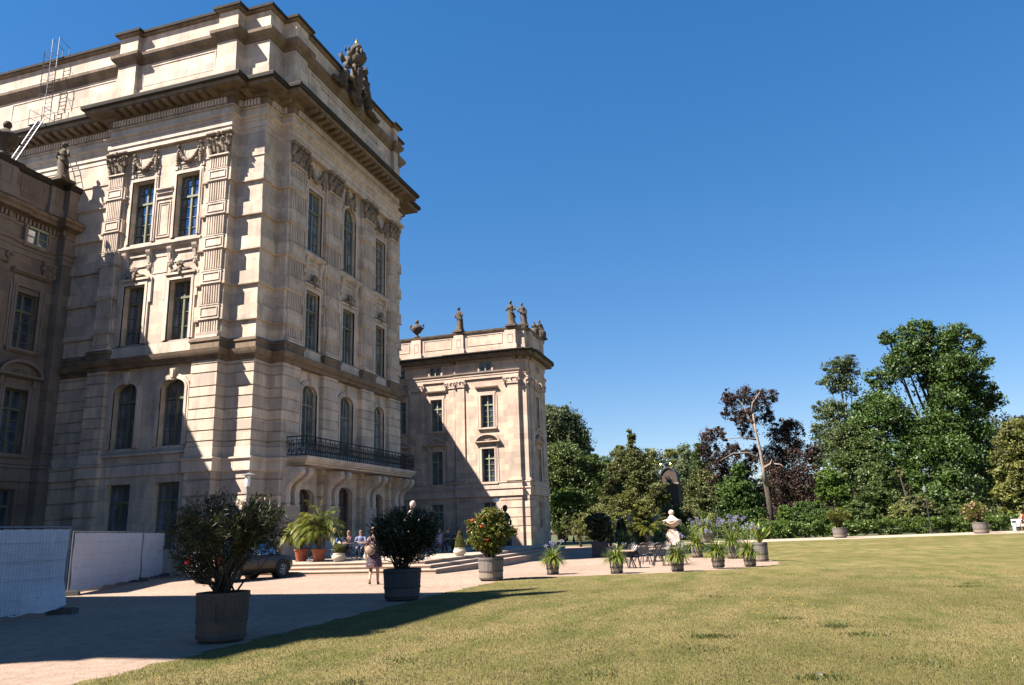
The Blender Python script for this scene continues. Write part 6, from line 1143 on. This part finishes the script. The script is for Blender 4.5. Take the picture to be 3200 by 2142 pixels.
# local axes: forward = +Y
J = {'pel': ((0, 0, .88), (.13, .10)), 'sp': ((0, 0, 1.02), (.12, .09)), 'ch': ((0, .01, 1.22), (.15, .10)), 'nk': ((0, .01, 1.37), .055), 'hd0': ((0, .02, 1.43), .06), 'hd1': ((0, .03, 1.52), .085), 'hd2': ((0, .02, 1.59), .075),
     'shL': ((-.17, .0, 1.31), .055), 'elL': ((-.24, -.04, 1.06), .042), 'wrL': ((-.25, .06, .84), .028), 'shR': ((.17, .0, 1.31), .055), 'elR': ((.25, -.03, 1.05), .042), 'wrR': ((.30, .02, .82), .028),
     'hiL': ((-.09, 0, .84), .1), 'knL': ((-.10, .10, .46), .058), 'anL': ((-.10, -.16, .16), .036), 'toL': ((-.10, -.10, .03), .03), 'hiR': ((.09, 0, .84), .1), 'knR': ((.10, .06, .46), .058), 'anR': ((.10, .09, .08), .036), 'toR': ((.10, .24, .03), .03)}
E_ = [('pel', 'sp'), ('sp', 'ch'), ('ch', 'nk'), ('nk', 'hd0'), ('hd0', 'hd1'), ('hd1', 'hd2'), ('ch', 'shL'), ('shL', 'elL'), ('elL', 'wrL'), ('ch', 'shR'), ('shR', 'elR'), ('elR', 'wrR'), ('pel', 'hiL'), ('hiL', 'knL'), ('knL', 'anL'), ('anL', 'toL'), ('pel', 'hiR'), ('hiR', 'knR'), ('knR', 'anR'), ('anR', 'toR')]
hand(J, E_, (-.25, .06, .84), (0, .15, -1), 'L'); hand(J, E_, (.30, .02, .82), (.1, 0, -1), 'R'); skin_body('body', (J, E_), M['skin'], wo, 2)
t = NT('flowered_dress'); v_ = t.n('ShaderNodeTexVoronoi'); v_.inputs['Scale'].default_value = 22; t.l(t.pos(), v_.inputs['Vector']); t.l(t.ramp(v_.outputs['Distance'], [(.25, (.35, .12, .16)), (.33, (.012, .012, .02))]), t.b.inputs['Base Color']); t.b.inputs['Roughness'].default_value = .8; M['dress'] = t.m
m = MB(); n = 24; V = []; pr_ = [(.50, .24, .22), (.6, .235, .21), (.8, .20, .165), (.92, .17, .14), (1.0, .145, .115), (1.12, .165, .125), (1.25, .19, .13), (1.34, .15, .1), (1.37, .09, .075)]
for j, (z, a, b) in enumerate(pr_):
    for i in range(n): th = 2*math.pi*i/n; f = 1+.08*math.sin(7*th)*max(0, (.95-z)); V.append((a*f*math.cos(th), b*f*math.sin(th)+.01, z))
m.add(V, [(j*n+i, j*n+(i+1) % n, (j+1)*n+(i+1) % n, (j+1)*n+i) for j in range(len(pr_)-1) for i in range(n)])
for s_ in (-1, 1): m.tube([(.15*s_, 0, 1.32), (.2*s_, -.01, 1.26), (.235*s_, -.03, 1.12)], [.07, .065, .06], 8)
m.obj('dress', M['dress'], wo, True)
m = MB(); m.ball((0, -.01, 1.55), (.1, .1, .12), 12, 8, .03); m.ball((.01, -.1, 1.57), (.055, .05, .055), 8, 6, .05); m.obj('hair', M['hair'], wo, True)
M['bag'] = simple('canvas_bag', (.20, .145, .105), .9); m = MB(); m.ball((-.08, -.18, .98), (.15, .08, .15), 14, 9, .06); m.obj('bag', M['bag'], wo, True)
m = MB(); m.tube([(-.2, -.16, 1.1), (-.17, -.12, 1.28), (-.14, .0, 1.37), (-.16, .12, 1.2)], .014, 5); m.tube([(.06, -.18, 1.12), (.1, -.12, 1.28), (.12, 0, 1.37)], .014, 5); m.obj('bag_strap', M['bag'], wo)
for x, y, z in ((-.10, -.13, .05), (.10, .17, .025)): m = MB(); m.ball((x, y, z+.01), (.045, .12, .035), 10, 6); m.obj('shoe', M['hair'], wo, True)
# seated people
def sitter(loc, rz, label, top, legs='jeans', hair='hair', lean=.05, hs=1.0):
    r = tag(empty('person', loc, rz), label, 'person'); z = 0
    J = {'pel': ((0, 0, .52), (.14, .11)), 'sp': ((0, lean*.5, .68), (.12, .1)), 'ch': ((0, lean, .9), (.15, .1)), 'nk': ((0, lean+.02, 1.06), .055), 'h0': ((0, lean+.03, 1.12), .06), 'h1': ((0, lean+.05, 1.21), .088), 'h2': ((0, lean+.04, 1.28), .07), 'sL': ((-.18, lean, .99), .055), 'eL': ((-.25, lean+.08, .78), .042), 'wrL': ((-.12, lean+.32, .76), .028), 'sR': ((.18, lean, .99), .055), 'eR': ((.25, lean+.08, .78), .042), 'wrR': ((.12, lean+.32, .78), .028)}
    E_ = [('pel', 'sp'), ('sp', 'ch'), ('ch', 'nk'), ('nk', 'h0'), ('h0', 'h1'), ('h1', 'h2'), ('ch', 'sL'), ('sL', 'eL'), ('eL', 'wrL'), ('ch', 'sR'), ('sR', 'eR'), ('eR', 'wrR')]
    for s_, q in ((-1, 'L'), (1, 'R')): J['hi'+q] = ((.1*s_, .02, .5), .09); J['kn'+q] = ((.12*s_, .44, .5), .062); J['an'+q] = ((.12*s_, .40, .09), .038); J['to'+q] = ((.12*s_, .54, .035), .032); E_ += [('pel', 'hi'+q), ('hi'+q, 'kn'+q), ('kn'+q, 'an'+q), ('an'+q, 'to'+q)]
    hand(J, E_, J['wrL'][0], (.4, 1, -.1), 'L'); hand(J, E_, J['wrR'][0], (-.4, 1, -.1), 'R'); skin_body('body', (J, E_), M['skin'], r, 1)
    m = MB(); m.lathe([(.17, .45), (.175, .6), (.17, .75), (.19, .9), (.19, 1.0), (.1, 1.06)], (0, lean*.6, 0), 16, sy=.72, wob=.03, k=4)
    for s_ in (-1, 1): m.tube([(.17*s_, lean, 1.0), (.22*s_, lean+.03, .92), (.26*s_, lean+.08, .78), (.2*s_, lean+.2, .77)], [.07, .068, .055, .048], 8)
    m.obj('shirt', M[top], r, True); m = MB()
    for s_ in (-1, 1): m.tube([(.09*s_, -.02, .5), (.12*s_, .42, .51), (.12*s_, .46, .44), (.12*s_, .40, .12)], [.105, .08, .075, .06], 9)
    m.obj('trousers', M[legs], r, True); m = MB(); m.ball((0, lean+.02, 1.25), (.1, .105, .1), 10, 7, .04); m.obj('hair', M[hair], r, True); m = MB()
    for s_ in (-1, 1): m.ball((.12*s_, .47, .035), (.045, .12, .035), 8, 5)
    m.obj('shoes', M['blackcloth'], r, True); return r
def wood_chair(loc, rz, label, mat='whitewood', fold=False):
    r = tag(empty('terrace_chair', loc, rz), label, 'chair', 'folding chairs on the terrace')
    m = MB(); [m.box(-.21, .21, -.2+.08*i, -.14+.08*i, .43, .455) for i in range(5)]; m.obj('seat', M[mat], r)
    for s_ in (-1, 1):
        m = MB(); m.tube([(.2*s_, .2, 0), (.2*s_, -.16, .5), (.2*s_, -.26, .88)], .014, 5); m.obj('leg', M[mat], r); m = MB(); m.tube([(.18*s_, -.22, 0), (.18*s_, .18, .44)], .014, 5); m.obj('leg', M[mat], r)
    m = MB(); [m.box(-.2, .2, -.262+.012*i*-1, -.242-.012*i, .60+.085*i, .655+.085*i) for i in range(4)]; m.obj('backrest', M[mat], r); return r
def ter_table(loc, label):
    r = tag(empty('terrace_table', loc), label, 'table', 'bistro tables on the terrace'); m = MB(); m.box(-.4, .4, -.4, .4, .71, .735); m.obj('tabletop', M['tabletop'], r); m = MB(); m.tube([(0, 0, .02), (0, 0, .71)], .025, 6); [m.tube([(0, 0, .06), (.3*math.cos(a), .3*math.sin(a), 0)], .015, 5) for a in (.78, 2.36, 3.93, 5.5)]; m.obj('stand', M['iron'], r)
def TP(px, py): c = G(px, py, .45); return (c[0], c[1], .45)
def on_terr(px, x): d = ray(px, 1700); return (x, x*d[1]/d[0], .45)
rb = -1.2
ter_table(on_terr(1072, 33.6), 'bistro table with a menu card behind the first box ball'); ter_table(on_terr(1145, 35.0), 'bistro table by the person in the blue shirt'); ter_table(on_terr(1420, 40.5), 'bistro table on the right part of the terrace, behind the box cone'); ter_table(on_terr(1480, 41.5), 'bistro table hidden behind the scarlet flowered bush')
for px, x, rz, lb in ((1045, 35.2, 2.6, 'pale folding chair left of the person in bright blue'), (1068, 34.6, 2.0, 'folding chair under the person in bright blue'), (1094, 34.4, -2.2, 'folding chair under the person in dark red'), (1128, 35.6, 1.9, 'folding chair under the person in the blue shirt'), (1152, 36.1, -2.0, 'folding chair hidden behind the dark shrub'), (1376, 39.3, .4, 'folding chair under the grey haired person'), (1402, 40.8, 1.4, 'folding chair under the person in grey green'), (1440, 41.6, -2.4, 'folding chair under the person in black'), (970, 33.5, 2.9, 'pale folding chair leaning behind the palms'), (1110, 32.6, -1.5, 'folding chair with back to the terrace edge')): wood_chair(on_terr(px, x), rz, lb, 'whitewood' if px in (1045, 970, 1110) else 'iron')
sitter(on_terr(1068, 34.6), 2.0, 'seated person in a bright blue top on the terrace, facing a table', 'blueshirt', hair='hair')
sitter(on_terr(1094, 34.4), -2.2+3.14, 'seated person in dark red on the terrace, half hidden', 'redshirt', 'blackcloth')
sitter(on_terr(1128, 35.6), 1.9, 'seated person in a pale blue shirt behind the second box ball', 'lilac', hair='hair')
sitter(on_terr(1376, 39.3), .4, 'grey haired person in lilac seated left of the box cone', 'lilac', hair='whitehair')
sitter(on_terr(1402, 40.8), 1.4, 'dark haired person in grey green seated behind the box cone', 'greyshirt')
sitter(on_terr(1440, 41.6), -2.4+3.14, 'person in black seated right of the box cone', 'blackcloth', 'blackcloth')
# A-frame board behind the pots
r = tag(empty('folding_board', on_terr(938, 33.8), .4), 'pale folding stand leaning between the two palms', 'stand'); m = MB(); m.tube([(-.3, -.1, 0), (-.05, 0, 1.3)], .022, 5); m.tube([(.35, .1, 0), (.0, 0, 1.3)], .022, 5); m.tube([(-.2, -.1, .4), (.22, .08, .4)], .018, 5); m.obj('frame', M['whitewood'], r)
# menu cards
o = MB(); o.fpoly([(-.12, 0), (.12, 0), (.0, .16)], Fr((0, 0, 0), (0, -1, 0), (-1, 0, 0)), -.08, .08); c = on_terr(1072, 33.6); tag(o.obj('menu_card', M['plate'], None, False, (c[0]-.25, c[1], .45+.736)), 'white folded menu card standing on the terrace table', 'menu')
# ================================================================ bench, cyclist
a = G(3172, 1660, -.2); r = tag(empty('park_bench', (a[0], a[1]-.9, -.2), 0), 'white painted solid bench at the right edge beyond the path', 'bench'); M['whitepaint'] = simple('white_paint', (.7, .7, .72), .5)
m = MB(); m.box(-.25, .25, -.95, .95, .42, .5); m.obj('seat', M['whitepaint'], r); m = MB(); m.box(.22, .3, -1.0, 1.0, .5, 1.1); m.obj('backrest', M['whitepaint'], r)
for y in (-.9, .9): m = MB(); m.prism([(-.3, 0), (-.2, 0), (-.22, .4), (-.28, .75), (.35, 1.1), (.3, 0), (.2, 0)], Fr((0, 0, 0), (0, 1, 0), (1, 0, 0)), y-.05, y+.05); m.obj('side_panel', M['whitepaint'], r)
a = G(3183, 1662, -.2); bk = tag(empty('bicycle', (a[0]-1.4, a[1]-.02, -.2), math.pi/2), 'dark bicycle ridden past the white bench at the right edge', 'bicycle')
for x in (.52, -.52):
    wh = empty('wheel', (x, 0, .34)); wh.parent = bk; m = MB(); m.tube([(.33*math.cos(t_), 0, .33*math.sin(t_)) for t_ in np.linspace(0, 6.2832, 33)], .017, 6); m.obj('tyre', M['rubber'], wh)
    m = MB(); [m.tube([(0, 0, 0), (.32*math.cos(t_), 0, .32*math.sin(t_))], .003, 3) for t_ in np.linspace(0, 6.28, 19)[:-1]]; m.obj('spokes', M['alloy'], wh)
m = MB(); [m.tube(p, .016, 6) for p in (((.52, 0, .34), (.42, 0, .85), (.38, 0, 1.02)), ((.43, 0, .75), (-.12, 0, .28)), ((-.12, 0, .28), (-.2, 0, .85)), ((-.12, 0, .28), (-.52, 0, .34), (-.18, 0, .7)), ((.43, 0, .72), (-.18, 0, .6)))]; m.obj('frame', M['iron'], bk)
m = MB(); m.tube([(.3, -.28, 1.03), (.4, -.1, 1.06), (.4, .1, 1.06), (.3, .28, 1.03)], .013, 6); m.obj('handlebar', M['iron'], bk); m = MB(); m.ball((-.22, 0, .9), (.13, .07, .035), 10, 6); m.obj('saddle', M['rubber'], bk)
m = MB(); m.tube([(-.12, -.08, .28), (-.12, .08, .28)], .06, 10); m.tube([(-.12, -.09, .28), (-.0, -.1, .18)], .01, 4); m.tube([(-.12, .09, .28), (-.24, .1, .38)], .01, 4); m.obj('pedals', M['iron'], bk); m = MB(); m.box(.5, .78, -.16, .16, .8, 1.0); m.obj('basket', M['ironlight'], bk)
rd = tag(empty('person', (a[0]-1.4, a[1]-.02, -.2), math.pi/2), 'cyclist in a coral top and dark skirt riding past the bench', 'person')
J = {'pel': ((-.22, 0, 1.0), .13), 'sp': ((-.18, 0, 1.15), .12), 'ch': ((-.08, 0, 1.38), .13), 'nk': ((-.02, 0, 1.53), .055), 'h0': ((0, 0, 1.59), .06), 'h1': ((.02, 0, 1.68), .088), 'h2': ((.01, 0, 1.76), .07)}
E_ = [('pel', 'sp'), ('sp', 'ch'), ('ch', 'nk'), ('nk', 'h0'), ('h0', 'h1'), ('h1', 'h2')]
for s_, q, kz, az in ((-1, 'L', .8, .22), (1, 'R', .92, .42)): J['s'+q] = ((-.06, .17*s_, 1.45), .055); J['e'+q] = ((.1, .24*s_, 1.22), .042); J['wr'+q] = ((.27, .24*s_, 1.08), .028); J['hi'+q] = ((-.2, .1*s_, .96), .09); J['kn'+q] = ((.16, .1*s_, kz-.05), .06); J['an'+q] = ((-.06-.1*s_, .11*s_, az), .038); J['to'+q] = ((.06-.1*s_, .11*s_, az-.04), .03); E_ += [('ch', 's'+q), ('s'+q, 'e'+q), ('e'+q, 'wr'+q), ('pel', 'hi'+q), ('hi'+q, 'kn'+q), ('kn'+q, 'an'+q), ('an'+q, 'to'+q)]
hand(J, E_, J['wrL'][0], (1, 0, -.2), 'L', .8); hand(J, E_, J['wrR'][0], (1, 0, -.2), 'R', .8); skin_body('body', (J, E_), M['skin'], rd, 1)
M['coral'] = simple('coral_top', (.45, .10, .07), .8); m = MB(); m.tube([(-.2, 0, 1.05), (-.14, 0, 1.2), (-.07, 0, 1.4), (-.03, 0, 1.5)], [.14, .145, .165, .09], 12); m.obj('top', M['coral'], rd, True); m = MB(); m.tube([(-.2, 0, 1.1), (-.2, 0, .95), (.02, 0, .85)], [.15, .17, .19], 12); m.obj('skirt', M['blackcloth'], rd, True); m = MB(); m.ball((-.01, 0, 1.73), (.105, .1, .1), 10, 7, .04); m.obj('hair', M['hair'], rd, True)
